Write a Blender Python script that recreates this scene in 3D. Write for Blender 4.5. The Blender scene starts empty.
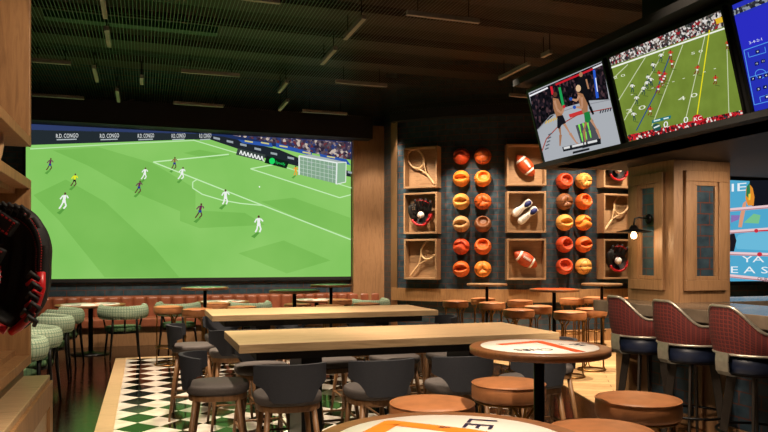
import bpy, math, random
from mathutils import Vector, Matrix
random.seed(7)
PI = math.pi
sin, cos = math.sin, math.cos
sc = bpy.context.scene
COL = sc.collection
# ---------------------------------------------------------------- camera
FPX, CAMH, HORIZ = 711.0, 1.45, 258.0
TH = math.atan2(239, 711)
FW = Vector((sin(TH), cos(TH), 0)); RT = Vector((cos(TH), -sin(TH), 0)); UP = Vector((0, 0, 1))
CC = Vector((0, 0, CAMH))
def ray(x, y): return FW + RT * ((x - 384) / FPX) + UP * ((HORIZ - y) / FPX)
def at_z(x, y, z):
    r = ray(x, y); return CC + r * ((z - CAMH) / r.z)
def at_d(x, y, d): return CC + ray(x, y) * d
def on_plane(x, y, p, n):
    r = ray(x, y); return CC + r * ((Vector(p) - CC).dot(n) / r.dot(n))
cd = bpy.data.cameras.new('camera'); cam = bpy.data.objects.new('camera', cd); COL.objects.link(cam)
cam.location = CC; cam.rotation_euler = (PI / 2, 0, -TH)
cd.sensor_width = 36; cd.lens = FPX / 768 * 36; cd.shift_y = (HORIZ - 216) / 768; cd.clip_start = 0.02
sc.camera = cam
sc.view_settings.view_transform = 'Standard'
sc.view_settings.look = 'None'
# ---------------------------------------------------------------- materials
def lin(h):
    if not isinstance(h, str): return tuple(h) + (1,) if len(h) == 3 else h
    h = h.lstrip('#'); o = []
    for i in (0, 2, 4):
        c = int(h[i:i + 2], 16) / 255
        o.append(c / 12.92 if c <= .04045 else ((c + .055) / 1.055) ** 2.4)
    return (*o, 1)
def newmat(name):
    m = bpy.data.materials.new(name); m.use_nodes = True; nt = m.node_tree
    return m, nt, nt.nodes['Principled BSDF']
def N(nt, t, **k):
    n = nt.nodes.new(t)
    for a, b in k.items():
        if a in n.inputs: n.inputs[a].default_value = b
        else: setattr(n, a, b)
    return n
def ramp(nt, fac, stops):
    r = nt.nodes.new('ShaderNodeValToRGB'); e = r.color_ramp.elements
    while len(e) < len(stops): e.new(.5)
    for i, (p, c) in enumerate(stops): e[i].position = p; e[i].color = lin(c)
    nt.links.new(fac, r.inputs['Fac']); return r
def coords(nt, src='Object', scale=(1, 1, 1), rot=(0, 0, 0), loc=(0, 0, 0)):
    tc = nt.nodes.new('ShaderNodeTexCoord'); mp = nt.nodes.new('ShaderNodeMapping')
    mp.inputs['Scale'].default_value = scale; mp.inputs['Rotation'].default_value = rot; mp.inputs['Location'].default_value = loc
    nt.links.new(tc.outputs[src], mp.inputs['Vector']); return mp.outputs['Vector']
def bump(nt, b, h, st=.2, dist=.01):
    n = nt.nodes.new('ShaderNodeBump'); n.inputs['Strength'].default_value = st; n.inputs['Distance'].default_value = dist
    nt.links.new(h, n.inputs['Height']); nt.links.new(n.outputs['Normal'], b.inputs['Normal'])
def plain(name, c, rough=.5, metal=0, var=.12, scale=30, bmp=.1):
    m, nt, b = newmat(name); v = coords(nt)
    n = N(nt, 'ShaderNodeTexNoise', Scale=scale, Detail=4.0); nt.links.new(v, n.inputs['Vector'])
    c = lin(c); r = ramp(nt, n.outputs['Fac'], [(.3, tuple(x * (1 - var) for x in c[:3])), (.7, tuple(min(1, x * (1 + var)) for x in c[:3]))])
    nt.links.new(r.outputs['Color'], b.inputs['Base Color'])
    b.inputs['Roughness'].default_value = rough; b.inputs['Metallic'].default_value = metal
    if bmp: bump(nt, b, n.outputs['Fac'], bmp, .003)
    return m
def wood(name, c1, c2, scale=(1, 12, 12), rough=.45, c3=None, s=3.0, planks=None, src='Object'):
    m, nt, b = newmat(name); v = coords(nt, src, scale)
    n = N(nt, 'ShaderNodeTexNoise', Scale=s, Detail=6.0, Roughness=.6, Distortion=.6); nt.links.new(v, n.inputs['Vector'])
    r = ramp(nt, n.outputs['Fac'], [(.3, c1), (.55, c2), (.75, c3 or c1)])
    out = r.outputs['Color']
    if planks:
        v2 = coords(nt, src, planks.get('sc', (1, 1, 1)), planks.get('rot', (0, 0, 0)))
        br = N(nt, 'ShaderNodeTexBrick'); br.inputs['Scale'].default_value = 1
        br.inputs['Brick Width'].default_value = planks['w']; br.inputs['Row Height'].default_value = planks['h']
        br.inputs['Mortar Size'].default_value = .004
        br.inputs['Color1'].default_value = (1, 1, 1, 1); br.inputs['Color2'].default_value = (.72, .68, .62, 1); br.inputs['Mortar'].default_value = (.2, .17, .14, 1)
        nt.links.new(v2, br.inputs['Vector'])
        mx = N(nt, 'ShaderNodeMixRGB', blend_type='MULTIPLY'); mx.inputs['Fac'].default_value = 1
        nt.links.new(out, mx.inputs['Color1']); nt.links.new(br.outputs['Color'], mx.inputs['Color2']); out = mx.outputs['Color']
    nt.links.new(out, b.inputs['Base Color']); b.inputs['Roughness'].default_value = rough
    bump(nt, b, n.outputs['Fac'], .12, .004)
    return m
def tile(name, c1, c2, mortar, w=.3, h=.1, src='UV', rough=.35, scale=1.0):
    m, nt, b = newmat(name); v = coords(nt, src)
    br = N(nt, 'ShaderNodeTexBrick'); br.inputs['Scale'].default_value = scale
    br.inputs['Brick Width'].default_value = w; br.inputs['Row Height'].default_value = h; br.inputs['Mortar Size'].default_value = .0045
    n = N(nt, 'ShaderNodeTexNoise', Scale=9.0, Detail=5.0); nt.links.new(v, n.inputs['Vector'])
    r = ramp(nt, n.outputs['Fac'], [(.3, c1), (.7, c2)])
    nt.links.new(r.outputs['Color'], br.inputs['Color1']); nt.links.new(r.outputs['Color'], br.inputs['Color2'])
    br.inputs['Mortar'].default_value = lin(mortar); nt.links.new(v, br.inputs['Vector'])
    nt.links.new(br.outputs['Color'], b.inputs['Base Color']); b.inputs['Roughness'].default_value = rough
    bump(nt, b, n.outputs['Fac'], .3, .01); return m
def grid_cloth(name, base, dark, light, sp, rough=.85, src='UV'):
    """plaid / gingham from two stripe sets on UV"""
    m, nt, b = newmat(name); v = coords(nt, src, (1 / sp, 1 / sp, 1 / sp))
    sx = nt.nodes.new('ShaderNodeSeparateXYZ'); nt.links.new(v, sx.inputs[0])
    outs = []
    for k in (0, 1):
        f = N(nt, 'ShaderNodeMath', operation='FRACT'); nt.links.new(sx.outputs[k], f.inputs[0])
        outs.append(ramp(nt, f.outputs[0], [(0, (0, 0, 0)), (.3, (0, 0, 0)), (.36, (1, 1, 1)), (.52, (1, 1, 1)), (.58, (.25, .25, .25)), (.8, (.25, .25, .25)), (.84, (0, 0, 0))]))
    ad = N(nt, 'ShaderNodeMixRGB', blend_type='ADD'); ad.inputs['Fac'].default_value = 1
    nt.links.new(outs[0].outputs['Color'], ad.inputs['Color1']); nt.links.new(outs[1].outputs['Color'], ad.inputs['Color2'])
    bw = nt.nodes.new('ShaderNodeRGBToBW'); nt.links.new(ad.outputs['Color'], bw.inputs[0])
    hf = N(nt, 'ShaderNodeMath', operation='MULTIPLY'); hf.inputs[1].default_value = .5; nt.links.new(bw.outputs[0], hf.inputs[0])
    r = ramp(nt, hf.outputs[0], [(0, base), (.15, light), (.5, dark), (1, dark)])
    nt.links.new(r.outputs['Color'], b.inputs['Base Color']); b.inputs['Roughness'].default_value = rough
    n = N(nt, 'ShaderNodeTexNoise', Scale=400.0); bump(nt, b, n.outputs['Fac'], .15, .002)
    return m
EM = {}
def E(h, st=1.0, light=False):
    k = (h, st)
    if k not in EM:
        m, nt, b = newmat('glow_' + h.strip('#')); nt.nodes.remove(b)
        e = N(nt, 'ShaderNodeEmission'); e.inputs['Color'].default_value = lin(h); e.inputs['Strength'].default_value = st
        nt.links.new(e.outputs[0], nt.nodes['Material Output'].inputs[0])
        if not light: m.cycles.emission_sampling = 'NONE'
        EM[k] = m
    return EM[k]
def crowd(name, cols, scale, st=1.0):
    m, nt, b = newmat(name); nt.nodes.remove(b); v = coords(nt)
    vo = N(nt, 'ShaderNodeTexVoronoi', Scale=scale); nt.links.new(v, vo.inputs['Vector'])
    sp = nt.nodes.new('ShaderNodeSeparateColor'); nt.links.new(vo.outputs['Color'], sp.inputs[0])
    r = ramp(nt, sp.outputs[0], [(i / len(cols), c) for i, c in enumerate(cols)]); r.color_ramp.interpolation = 'CONSTANT'
    e = N(nt, 'ShaderNodeEmission'); e.inputs['Strength'].default_value = st
    nt.links.new(r.outputs['Color'], e.inputs['Color']); nt.links.new(e.outputs[0], nt.nodes['Material Output'].inputs[0])
    m.cycles.emission_sampling = 'NONE'
    return m
def turf(name, c1, c2, sc_, st=1.0):
    m, nt, b = newmat(name); nt.nodes.remove(b); v = coords(nt)
    n = N(nt, 'ShaderNodeTexNoise', Scale=sc_, Detail=3.0); nt.links.new(v, n.inputs['Vector'])
    r = ramp(nt, n.outputs['Fac'], [(.3, c1), (.7, c2)])
    e = N(nt, 'ShaderNodeEmission'); e.inputs['Strength'].default_value = st
    nt.links.new(r.outputs['Color'], e.inputs['Color']); nt.links.new(e.outputs[0], nt.nodes['Material Output'].inputs[0])
    return m
M = {}
M['oak'] = wood('oak', '#8a6440', '#a97f53', (12, 12, 1.2), .5, '#7a5636')
M['oak_x'] = wood('oak_along_x', '#a88a64', '#c6a880', (1, 14, 14), .4, '#977a54')
M['oak_edge'] = wood('oak_edge', '#7a5c3c', '#96734c', (1, 14, 30), .5)
M['oak_box'] = wood('oak_box', '#8c6c4c', '#a5825e', (1.5, 12, 12), .5, '#785c40')
M['oak_dim'] = wood('oak_panel', '#84603f', '#9a7450', (10, 10, 1), .5, '#745236')
M['walnut'] = wood('walnut', '#6b4428', '#8a5c38', (2, 14, 14), .4, '#5a3820')
M['leg'] = wood('leg_wood', '#6e4c2e', '#8a6440', (14, 14, 1.5), .45, '#5c3e24')
M['wall_tile'] = tile('dark_tile', '#21323c', '#3c505a', '#6a3c28')
M['pillar_tile'] = tile('pillar_tile', '#1c2c38', '#384c58', '#5e3222', .2, .095)
M['black'] = plain('matt_black', '#0b0a0a', .7)
M['black_metal'] = plain('black_metal', '#141313', .35, .6)
M['ceiling'] = wood('ceiling_boards', '#1c130e', '#2b1c14', (1, 8, 8), .7)
M['soffit'] = plain('soffit_paint', '#1f1610', .6, 0, .1, 3)
M['leather'] = plain('tan_leather', '#b6784c', .42, 0, .16, 14, .25)
M['bench'] = plain('brown_leather', '#8c5138', .4, 0, .15, 10, .2)
M['brass'] = plain('aged_brass', '#8a6534', .3, .9)
M['steel'] = plain('brushed_steel', '#b0a898', .35, .7)
M['iron'] = plain('dark_iron', '#332c26', .45, .5)
M['grey_fabric'] = plain('charcoal_fabric', '#2d2f36', .85, 0, .1, 120)
M['charcoal_lit'] = plain('charcoal_fabric_lit', '#4f4845', .7, 0, .1, 100)  # same dark grey cloth as the backs, warm light on it painted into the colour
M['navy'] = plain('navy_leather', '#111a31', .45, 0, .2, 20)
M['gingham'] = grid_cloth('green_gingham', '#93a48a', '#5f7d68', '#a4b199', .032)
M['gingham_dark'] = grid_cloth('green_seat_cloth', '#4c6a44', '#2a4a2e', '#4c6a44', .04)
M['plaid'] = grid_cloth('red_plaid', '#480c0d', '#641e14', '#340909', .026)
M['stone'] = plain('dark_stone', '#6a5c4e', .22, 0, .35, 5, .1)
M['white_disc'] = plain('printed_cream', '#fbf5ea', .3, 0, .03)
M['ink'] = plain('navy_ink', '#1c1c3c', .4, 0, .02)
M['orange_print'] = plain('orange_print', '#e8852a', .3, 0, .03)
M['red_print'] = plain('red_orange_print', '#e0561f', .3, 0, .03)
M['green_print'] = plain('green_print', '#2f7a5a', .3, 0, .05)
M['white'] = plain('white_leather', '#e6e2da', .45, 0, .05)
M['red'] = plain('red_leather', '#b01018', .4, 0, .15)
M['glove'] = plain('black_leather', '#0c0b0b', .68, 0, .3, 40, .3)
M['beige'] = plain('beige_paint', '#c9a77c', .35)
M['football'] = plain('football_leather', '#b8481e', .45, 0, .15, 60)
M['shoe_navy'] = plain('navy_lining', '#1a2468', .6)
for k, c in dict(b1='#d8621c', b2='#e88a2e', b3='#c2441c', b4='#c79a66', b5='#7c4a26', b6='#e0a04c').items():
    M[k] = plain('ball_' + k, c, .5, 0, .15, 50, .2)
M['seam'] = plain('ball_seam', '#3a1a0e', .6)
# ---------------------------------------------------------------- mesh builder
class MB:
    def __init__(s): s.v = []; s.f = []; s.m = []; s.sm = []; s.uv = []
    def add(s, vs, fs, mi=0, smooth=False, uv=None):
        o = len(s.v); s.v += [tuple(v) for v in vs]
        s.uv += uv if uv else [None] * len(vs)
        for f in fs: s.f.append([o + i for i in f]); s.m.append(mi); s.sm.append(smooth)
        return s
    def box(s, x0, x1, y0, y1, z0, z1, mi=0, mat=None):
        vs = [Vector((x, y, z)) for z in (z0, z1) for y in (y0, y1) for x in (x0, x1)]
        if mat: vs = [mat @ v for v in vs]
        return s.add(vs, [(0, 2, 3, 1), (4, 5, 7, 6), (0, 1, 5, 4), (2, 6, 7, 3), (0, 4, 6, 2), (1, 3, 7, 5)], mi)
    def tube(s, pts, r, n=8, closed=False, mi=0, flat=None):
        pts = [Vector(p) for p in pts]; k = len(pts)
        rs = r if isinstance(r, (list, tuple)) else [r] * k
        vs = []; nrm = None
        for i, p in enumerate(pts):
            a = pts[(i - 1) % k] if (closed or i) else p; b = pts[(i + 1) % k] if (closed or i < k - 1) else p
            t = (b - a).normalized()
            if nrm is None:
                nrm = Vector((0, 0, 1)) if abs(t.z) < .9 else Vector((1, 0, 0))
            nrm = (nrm - t * nrm.dot(t)).normalized(); bn = t.cross(nrm)
            for j in range(n):
                an = 2 * PI * j / n + PI / n
                fx = flat if flat else 1
                vs.append(p + nrm * cos(an) * rs[i] + bn * sin(an) * rs[i] * fx)
        fs = []
        for i in range(k if closed else k - 1):
            i2 = (i + 1) % k
            for j in range(n):
                fs.append((i * n + j, i * n + (j + 1) % n, i2 * n + (j + 1) % n, i2 * n + j))
        if not closed: fs += [tuple(range(n))[::-1], tuple((k - 1) * n + j for j in range(n))]
        return s.add(vs, fs, mi, n > 5)
    def lathe(s, prof, n=32, mi=0, mat=None, smooth=True):
        vs = []; fs = []
        for r, z in prof:
            for j in range(n):
                a = 2 * PI * j / n; v = Vector((r * cos(a), r * sin(a), z)); vs.append(mat @ v if mat else v)
        for i in range(len(prof) - 1):
            for j in range(n):
                fs.append((i * n + j, i * n + (j + 1) % n, (i + 1) * n + (j + 1) % n, (i + 1) * n + j))
        fs.append(tuple(range(n))[::-1]); fs.append(tuple((len(prof) - 1) * n + j for j in range(n)))
        return s.add(vs, fs, mi, smooth)
    def grid(s, fn, nu, nv, cu=False, cv=False, mi=0, smooth=True, us=1, vs_=1):
        vs = []; uv = []; fs = []
        for i in range(nu + (0 if cu else 1)):
            for j in range(nv + (0 if cv else 1)):
                vs.append(fn(i / nu, j / nv)); uv.append((i / nu * us, j / nv * vs_))
        w = nv if cv else nv + 1; h = nu if cu else nu + 1
        for i in range(nu):
            for j in range(nv):
                a, b = i, (i + 1) % h; c, d = j, (j + 1) % w
                fs.append((a * w + c, b * w + c, b * w + d, a * w + d))
        return s.add(vs, fs, mi, smooth, uv)
    def prism(s, poly, z0, z1, mi=0, mat=None):
        n = len(poly); vs = [Vector((x, y, z)) for z in (z0, z1) for x, y in poly]
        if mat: vs = [mat @ v for v in vs]
        return s.add(vs, [tuple(range(n))[::-1], tuple(range(n, 2 * n))] + [(i, (i + 1) % n, n + (i + 1) % n, n + i) for i in range(n)], mi)
    def flat(s, pts, mi=0): return s.add(pts, [tuple(range(len(pts)))], mi)
    def build(s, name, mats, parent=None, bevel=0, seg=2, sub=0):
        me = bpy.data.meshes.new(name); me.from_pydata(s.v, [], s.f)
        for m in (mats if isinstance(mats, list) else [mats]): me.materials.append(m)
        me.polygons.foreach_set('material_index', s.m); me.polygons.foreach_set('use_smooth', s.sm)
        if any(u is not None for u in s.uv):
            l = me.uv_layers.new(name='uv')
            for lp in me.loops:
                u = s.uv[lp.vertex_index]
                if u: l.data[lp.index].uv = u
        me.update()
        o = bpy.data.objects.new(name, me); COL.objects.link(o)
        if parent: o.parent = parent
        if bevel:
            b = o.modifiers.new('bevel', 'BEVEL'); b.width = bevel; b.segments = seg; b.limit_method = 'ANGLE'; b.angle_limit = .7
        if sub:
            b = o.modifiers.new('sub', 'SUBSURF'); b.levels = sub; b.render_levels = sub
        return o
def tag(o, label=None, cat=None, group=None, kind=None):
    if label: o['label'] = label
    if cat: o['category'] = cat
    if group: o['group'] = group
    if kind: o['kind'] = kind
    return o
def empty(name, loc=(0, 0, 0), rz=0):
    o = bpy.data.objects.new(name, None); COL.objects.link(o); o.location = loc; o.rotation_euler = (0, 0, rz); o.empty_display_size = .05
    return o
KIDS = {}
def copy_tree(o, parent=None):
    c = o.copy(); COL.objects.link(c); c.parent = parent
    for ch in [x for x in list(COL.objects) if x.parent == o]: copy_tree(ch, c)
    return c
def struct(o): o['kind'] = 'structure'; return o
def arc(r, a0, a1, n, z=0, cx=0, cy=0):
    return [(cx + r * cos(a0 + (a1 - a0) * i / n), cy + r * sin(a0 + (a1 - a0) * i / n), z) for i in range(n + 1)]
TXT = {}
def text_mesh(t):
    if t not in TXT:
        c = bpy.data.curves.new('t', 'FONT'); c.body = t; c.resolution_u = 2
        o = bpy.data.objects.new('t', c); me = o.to_mesh()
        vs = [v.co.copy() for v in me.vertices]; fs = [tuple(p.vertices) for p in me.polygons]
        o.to_mesh_clear(); bpy.data.objects.remove(o); bpy.data.curves.remove(c)
        x0 = min(v.x for v in vs); x1 = max(v.x for v in vs); y0 = min(v.y for v in vs); y1 = max(v.y for v in vs)
        TXT[t] = ([((v.x - x0) / (x1 - x0), (v.y - y0) / (y1 - y0)) for v in vs], fs)
    return TXT[t]
class Pic:
    """pictures lit on a flat screen: polygons lying on the screen's own plane, in layers"""
    def __init__(s, p, n, off=.0012): s.p = Vector(p); s.n = Vector(n).normalized(); s.mb = MB(); s.mats = []; s.off = off
    def mi(s, m):
        if isinstance(m, str): m = E(m)
        if m not in s.mats: s.mats.append(m)
        return s.mats.index(m)
    def w(s, x, y, L): return on_plane(x, y, s.p + s.n * (L * s.off), s.n)
    def poly(s, pts, m, L=1):
        vs = [s.w(x, y, L) for x, y in pts]
        nn = (vs[1] - vs[0]).cross(vs[2] - vs[0])
        if nn.dot(s.n) < 0: vs.reverse()
        s.mb.flat(vs, s.mi(m)); return s
    def line(s, pts, wd, m, L=2):
        for (x0, y0), (x1, y1) in zip(pts, pts[1:]):
            l = math.hypot(x1 - x0, y1 - y0) or 1; nx, ny = -(y1 - y0) / l, (x1 - x0) / l
            wa, wb = wd if isinstance(wd, tuple) else (wd, wd)
            s.poly([(x0 + nx * wa / 2, y0 + ny * wa / 2), (x1 + nx * wb / 2, y1 + ny * wb / 2), (x1 - nx * wb / 2, y1 - ny * wb / 2), (x0 - nx * wa / 2, y0 - ny * wa / 2)], m, L)
        return s
    def disc(s, x, y, rx, ry, m, L=3, n=10):
        return s.poly([(x + rx * cos(2 * PI * i / n), y + ry * sin(2 * PI * i / n)) for i in range(n)], m, L)
    def text(s, t, q, m, L=4):
        """q: bottom-left, bottom-right, top-right, top-left"""
        vs, fs = text_mesh(t); out = []
        for u, v in vs:
            x = (q[0][0] * (1 - u) + q[1][0] * u) * (1 - v) + (q[3][0] * (1 - u) + q[2][0] * u) * v
            y = (q[0][1] * (1 - u) + q[1][1] * u) * (1 - v) + (q[3][1] * (1 - u) + q[2][1] * u) * v
            out.append(s.w(x, y, L))
        s.mb.add(out, fs, s.mi(m)); return s
    def build(s, name, parent=None): return s.mb.build(name, s.mats, parent)
def flat_text(mb, t, org, ex, ey, mi):
    vs, fs = text_mesh(t); org, ex, ey = Vector(org), Vector(ex), Vector(ey)
    mb.add([org + ex * u + ey * v for u, v in vs], fs, mi)

exec_parts = []
# ================================================================ ROOM
# floors
def floor_mat():
    m, nt, b = newmat('dark_glossy_boards'); v = coords(nt, 'Object', (10, 1.2, 1))
    n = N(nt, 'ShaderNodeTexNoise', Scale=3.0, Detail=6.0); nt.links.new(v, n.inputs['Vector'])
    r = ramp(nt, n.outputs['Fac'], [(.35, '#0b0503'), (.65, '#1c0c07')]); nt.links.new(r.outputs['Color'], b.inputs['Base Color'])
    v2 = coords(nt, 'Object', (3, 9, 1)); n2 = N(nt, 'ShaderNodeTexNoise', Scale=4.0, Detail=3.0); nt.links.new(v2, n2.inputs['Vector'])
    rr = ramp(nt, n2.outputs['Fac'], [(.35, (.03, .03, .03)), (.7, (.13, .13, .13))]); nt.links.new(rr.outputs['Color'], b.inputs['Roughness'])
    b.inputs['Specular IOR Level'].default_value = .35; bump(nt, b, n2.outputs['Fac'], .25, .01); return m
def checker_mat():
    m, nt, b = newmat('diamond_tiles'); v = coords(nt, 'Object')
    sx = nt.nodes.new('ShaderNodeSeparateXYZ'); nt.links.new(v, sx.inputs[0])
    def mth(op, a, bb):
        n = N(nt, 'ShaderNodeMath', operation=op)
        for i, q in enumerate((a, bb)):
            if q is None: continue
            if isinstance(q, (int, float)): n.inputs[i].default_value = q
            else: nt.links.new(q, n.inputs[i])
        return n.outputs[0]
    xs = mth('DIVIDE', mth('ADD', sx.outputs[0], .24), .36); ys = mth('DIVIDE', sx.outputs[1], .40)
    u = mth('ADD', xs, ys); w = mth('SUBTRACT', xs, ys)
    par = mth('ABSOLUTE', mth('MODULO', mth('ADD', mth('FLOOR', u, None), mth('FLOOR', w, None)), 2), None)
    gt = mth('GREATER_THAN', par, .5)
    n = N(nt, 'ShaderNodeTexNoise', Scale=5.0, Detail=6.0); nt.links.new(v, n.inputs['Vector'])
    wr = ramp(nt, n.outputs['Fac'], [(.35, '#c9c0b2'), (.6, '#e8e0d2')])
    mx = N(nt, 'ShaderNodeMixRGB'); mx.inputs['Color1'].default_value = lin('#060807')
    nt.links.new(gt, mx.inputs['Fac']); nt.links.new(wr.outputs['Color'], mx.inputs['Color2'])
    nt.links.new(mx.outputs['Color'], b.inputs['Base Color']); b.inputs['Roughness'].default_value = .08; b.inputs['Specular IOR Level'].default_value = .3
    return m
M['floor'] = floor_mat(); M['checker'] = checker_mat()
M['light_floor'] = wood('pale_floor', '#b9915f', '#dbb683', (2, 10, 1), .35, '#a98052', 2.0, planks=dict(w=1.4, h=.16, rot=(0, 0, .55)))
struct(MB().box(-2.6, 12, -2, 13.4, -.12, 0).build('floor', M['floor']))
CH = (-.25, 3.3, 1.2, 10.8)
struct(MB().box(CH[0], CH[1], CH[2], CH[3], 0, .004).build('floor', M['checker']))
tr = MB().box(-.40, -.25, 1.2, 10.95, 0, .006).box(-.25, 3.3, 10.8, 10.95, 0, .006)
struct(tr.build('trim_1', M['oak_x']))
lf = [(4.15, -2), (4.15, 5.7), (4.78, 8.0), (4.45, 9.2), (4.1, 10.6), (3.9, 12.9), (12, 12.9), (12, -2)]
struct(MB().prism(lf, 0, .008).build('floor', M['light_floor']))
# screen wall
YW = 13.05
def wall_quad(mb, pts, z0, z1, mi=0, u0=0):
    """pts plan polyline, uv in metres"""
    u = u0
    for (a, b) in zip(pts, pts[1:]):
        l = math.hypot(b[0] - a[0], b[1] - a[1])
        mb.add([(a[0], a[1], z0), (b[0], b[1], z0), (b[0], b[1], z1), (a[0], a[1], z1)], [(0, 1, 2, 3)], mi, False, [(u, z0), (u + l, z0), (u + l, z1), (u, z1)])
        u += l
    return mb
w = MB(); wall_quad(w, [(-2.6, YW), (4.35, YW)], 0, 4.9)
w.box(-2.6, 4.35, YW + .001, YW + .2, 0, 4.9, 1)
struct(w.build('wall_far', [M['wall_tile'], M['black']]))
w = MB(); wall_quad(w, [(-2.45, 2.9), (-2.45, YW)], 0, 4.9); w.box(-2.6, -2.451, 2.9, YW, 0, 4.9, 1)
struct(w.build('wall_left', [M['wall_tile'], M['black']]))
# black bulkhead above the screen
struct(MB().box(-2.45, 4.0, 12.55, 13.04, 3.66, 4.1).build('trim_2', M['black']))
# curved wall with boxes and balls
CP = [(390, 12.98), (397, 12.9), (418, 12.68), (440, 12.5), (460, 12.38), (480, 12.3), (500, 12.23), (520, 12.2), (540, 12.22), (560, 12.3), (580, 12.38), (600, 12.5), (620, 12.65), (640, 12.8), (670, 13.15), (700, 13.6)]
def wall_d(px):
    for (a, da), (b, db) in zip(CP, CP[1:]):
        if a <= px <= b: return da + (db - da) * (px - a) / (b - a)
    return CP[0][1] if px < CP[0][0] else CP[-1][1]
def plan(px, off=0):
    p = at_d(px, HORIZ, wall_d(px)); q = at_d(px + 12, HORIZ, wall_d(min(px + 12, 700))); r_ = at_d(px - 12, HORIZ, wall_d(max(px - 12, 390)))
    t = (q - r_); t.z = 0; t.normalize(); n = Vector((t.y, -t.x, 0))
    return p + n * off, math.atan2(t.y, t.x)
pl = [tuple(at_d(px, HORIZ, wall_d(px)))[:2] for px in [397 + 10 * i for i in range(31)]]
pl = [(pl[0][0] - .02, 13.3)] + pl
w = MB(); wall_quad(w, pl, 0, 4.9); struct(w.build('wall_right', [M['wall_tile']]))
def strip(name, off0, off1, z0, z1, m, a=393, b=690):
    mb = MB(); ks = [a + (b - a) * i / 30 for i in range(31)]
    o = [plan(k, off1)[0] for k in ks]; i_ = [plan(k, off0)[0] for k in ks]
    poly = [(p.x, p.y) for p in o] + [(p.x, p.y) for p in reversed(i_)]
    n = len(o)
    for k in range(n - 1):
        vs = [(o[k].x, o[k].y), (o[k + 1].x, o[k + 1].y), (i_[k + 1].x, i_[k + 1].y), (i_[k].x, i_[k].y)]
        mb.prism(vs, z0, z1)
    return struct(mb.build(name, m))
strip('trim_3', 0, .09, .69, .91, M['oak'])
strip('baseboard_right', 0, .06, 0.008, .2, M['oak'])
strip('trim_4', 0, .16, 3.9, 4.15, M['black'])
# timber pilaster between screen and curved wall
a = on_plane(352, HORIZ, (0, 12.95, 0), Vector((0, 1, 0))); b = on_plane(384, HORIZ, (0, 12.95, 0), Vector((0, 1, 0)))
c = at_d(397, HORIZ, 12.8)
c2 = at_d(400, HORIZ, 13.2)
struct(MB().prism([(a.x, a.y - .1), (b.x, b.y - .1), (c.x, c.y), (c2.x, c2.y), (c2.x, 13.3), (a.x, 13.3)], 0, 3.96).build('trim_5', M['oak_dim']))
# far right wall around the fight screen
w = MB(); wall_quad(w, [(6.7, 7.72), (12, 7.72)], 0, 4.9); w.box(6.7, 12, 7.721, 7.9, 0, 4.9, 1)
struct(w.build('wall_bar', [M['wall_tile'], M['black']]))
struct(MB().box(11.9, 12.05, -2, 7.7, 0, 4.9).build('wall_east', M['black']))
struct(MB().box(6.7, 12, 5.9, 7.7, 2.55, 2.62).build('trim_6', plain('grey_brown_paint', '#2c231e', .7)))
# ceiling
struct(MB().box(-2.6, 12, -2, 13.4, 4.9, 5.0).build('ceiling', M['ceiling']))
w = MB()
for y in (4.6, 5.5, 6.4, 7.4, 8.5, 9.6, 10.7, 11.8): w.box(-2.4, 8, y, y + .42, 4.52, 4.62)
struct(w.build('trim_7', wood('beam_boards', '#261710', '#352013', (1, 8, 8), .6)))
w = MB().box(-1.1, .85, 8.9, 9.04, 4.2, 4.28)
struct(w.build('trim_8', plain('green_duct', '#1d3a22', .5)))
# suspended wire mesh
w = MB(); zc = 4.06
x = -2.4
while x < 8.2:
    w.box(x - .0028, x + .0028, 3.5, 12.6, zc - .0028, zc + .0028); x += .038
y = 3.6
while y < 12.6:
    w.box(-2.4, 8.2, y - .002, y + .002, zc + .003, zc + .006); y += .5
tag(w.build('wire_mesh', plain('wire_metal', '#4a4e46', .35, .8)), 'fine metal wire mesh hung below the dark ceiling', 'wire mesh', kind='stuff')
# ================================================================ PROTOTYPES
def superell(a, b, n, p=2.6, back=None):
    out = []
    for i in range(n):
        t = 2 * PI * i / n; c_, s_ = cos(t), sin(t)
        out.append((a * math.copysign(abs(c_) ** (2 / p), c_), b * math.copysign(abs(s_) ** (2 / p), s_)))
    return out
def cushion(mb, outline, z0, z1, rnd, mi=0, crown=.01):
    n = len(outline); rings = []
    prof = [(1 - rnd * .9, z0), (1 - rnd * .25, z0 + (z1 - z0) * .12), (1, z0 + (z1 - z0) * .4), (1, z0 + (z1 - z0) * .65), (1 - rnd * .3, z0 + (z1 - z0) * .9), (1 - rnd, z1), (.5, z1 + crown * .8), (.05, z1 + crown)]
    vs = []; fs = []
    for k, z in prof:
        for x, y in outline: vs.append((x * k, y * k, z))
    for i in range(len(prof) - 1):
        for j in range(n): fs.append((i * n + j, i * n + (j + 1) % n, (i + 1) * n + (j + 1) % n, (i + 1) * n + j))
    fs.append(tuple(range(n))[::-1]); fs.append(tuple((len(prof) - 1) * n + j for j in range(n)))
    mb.add(vs, fs, mi, True); return mb
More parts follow.
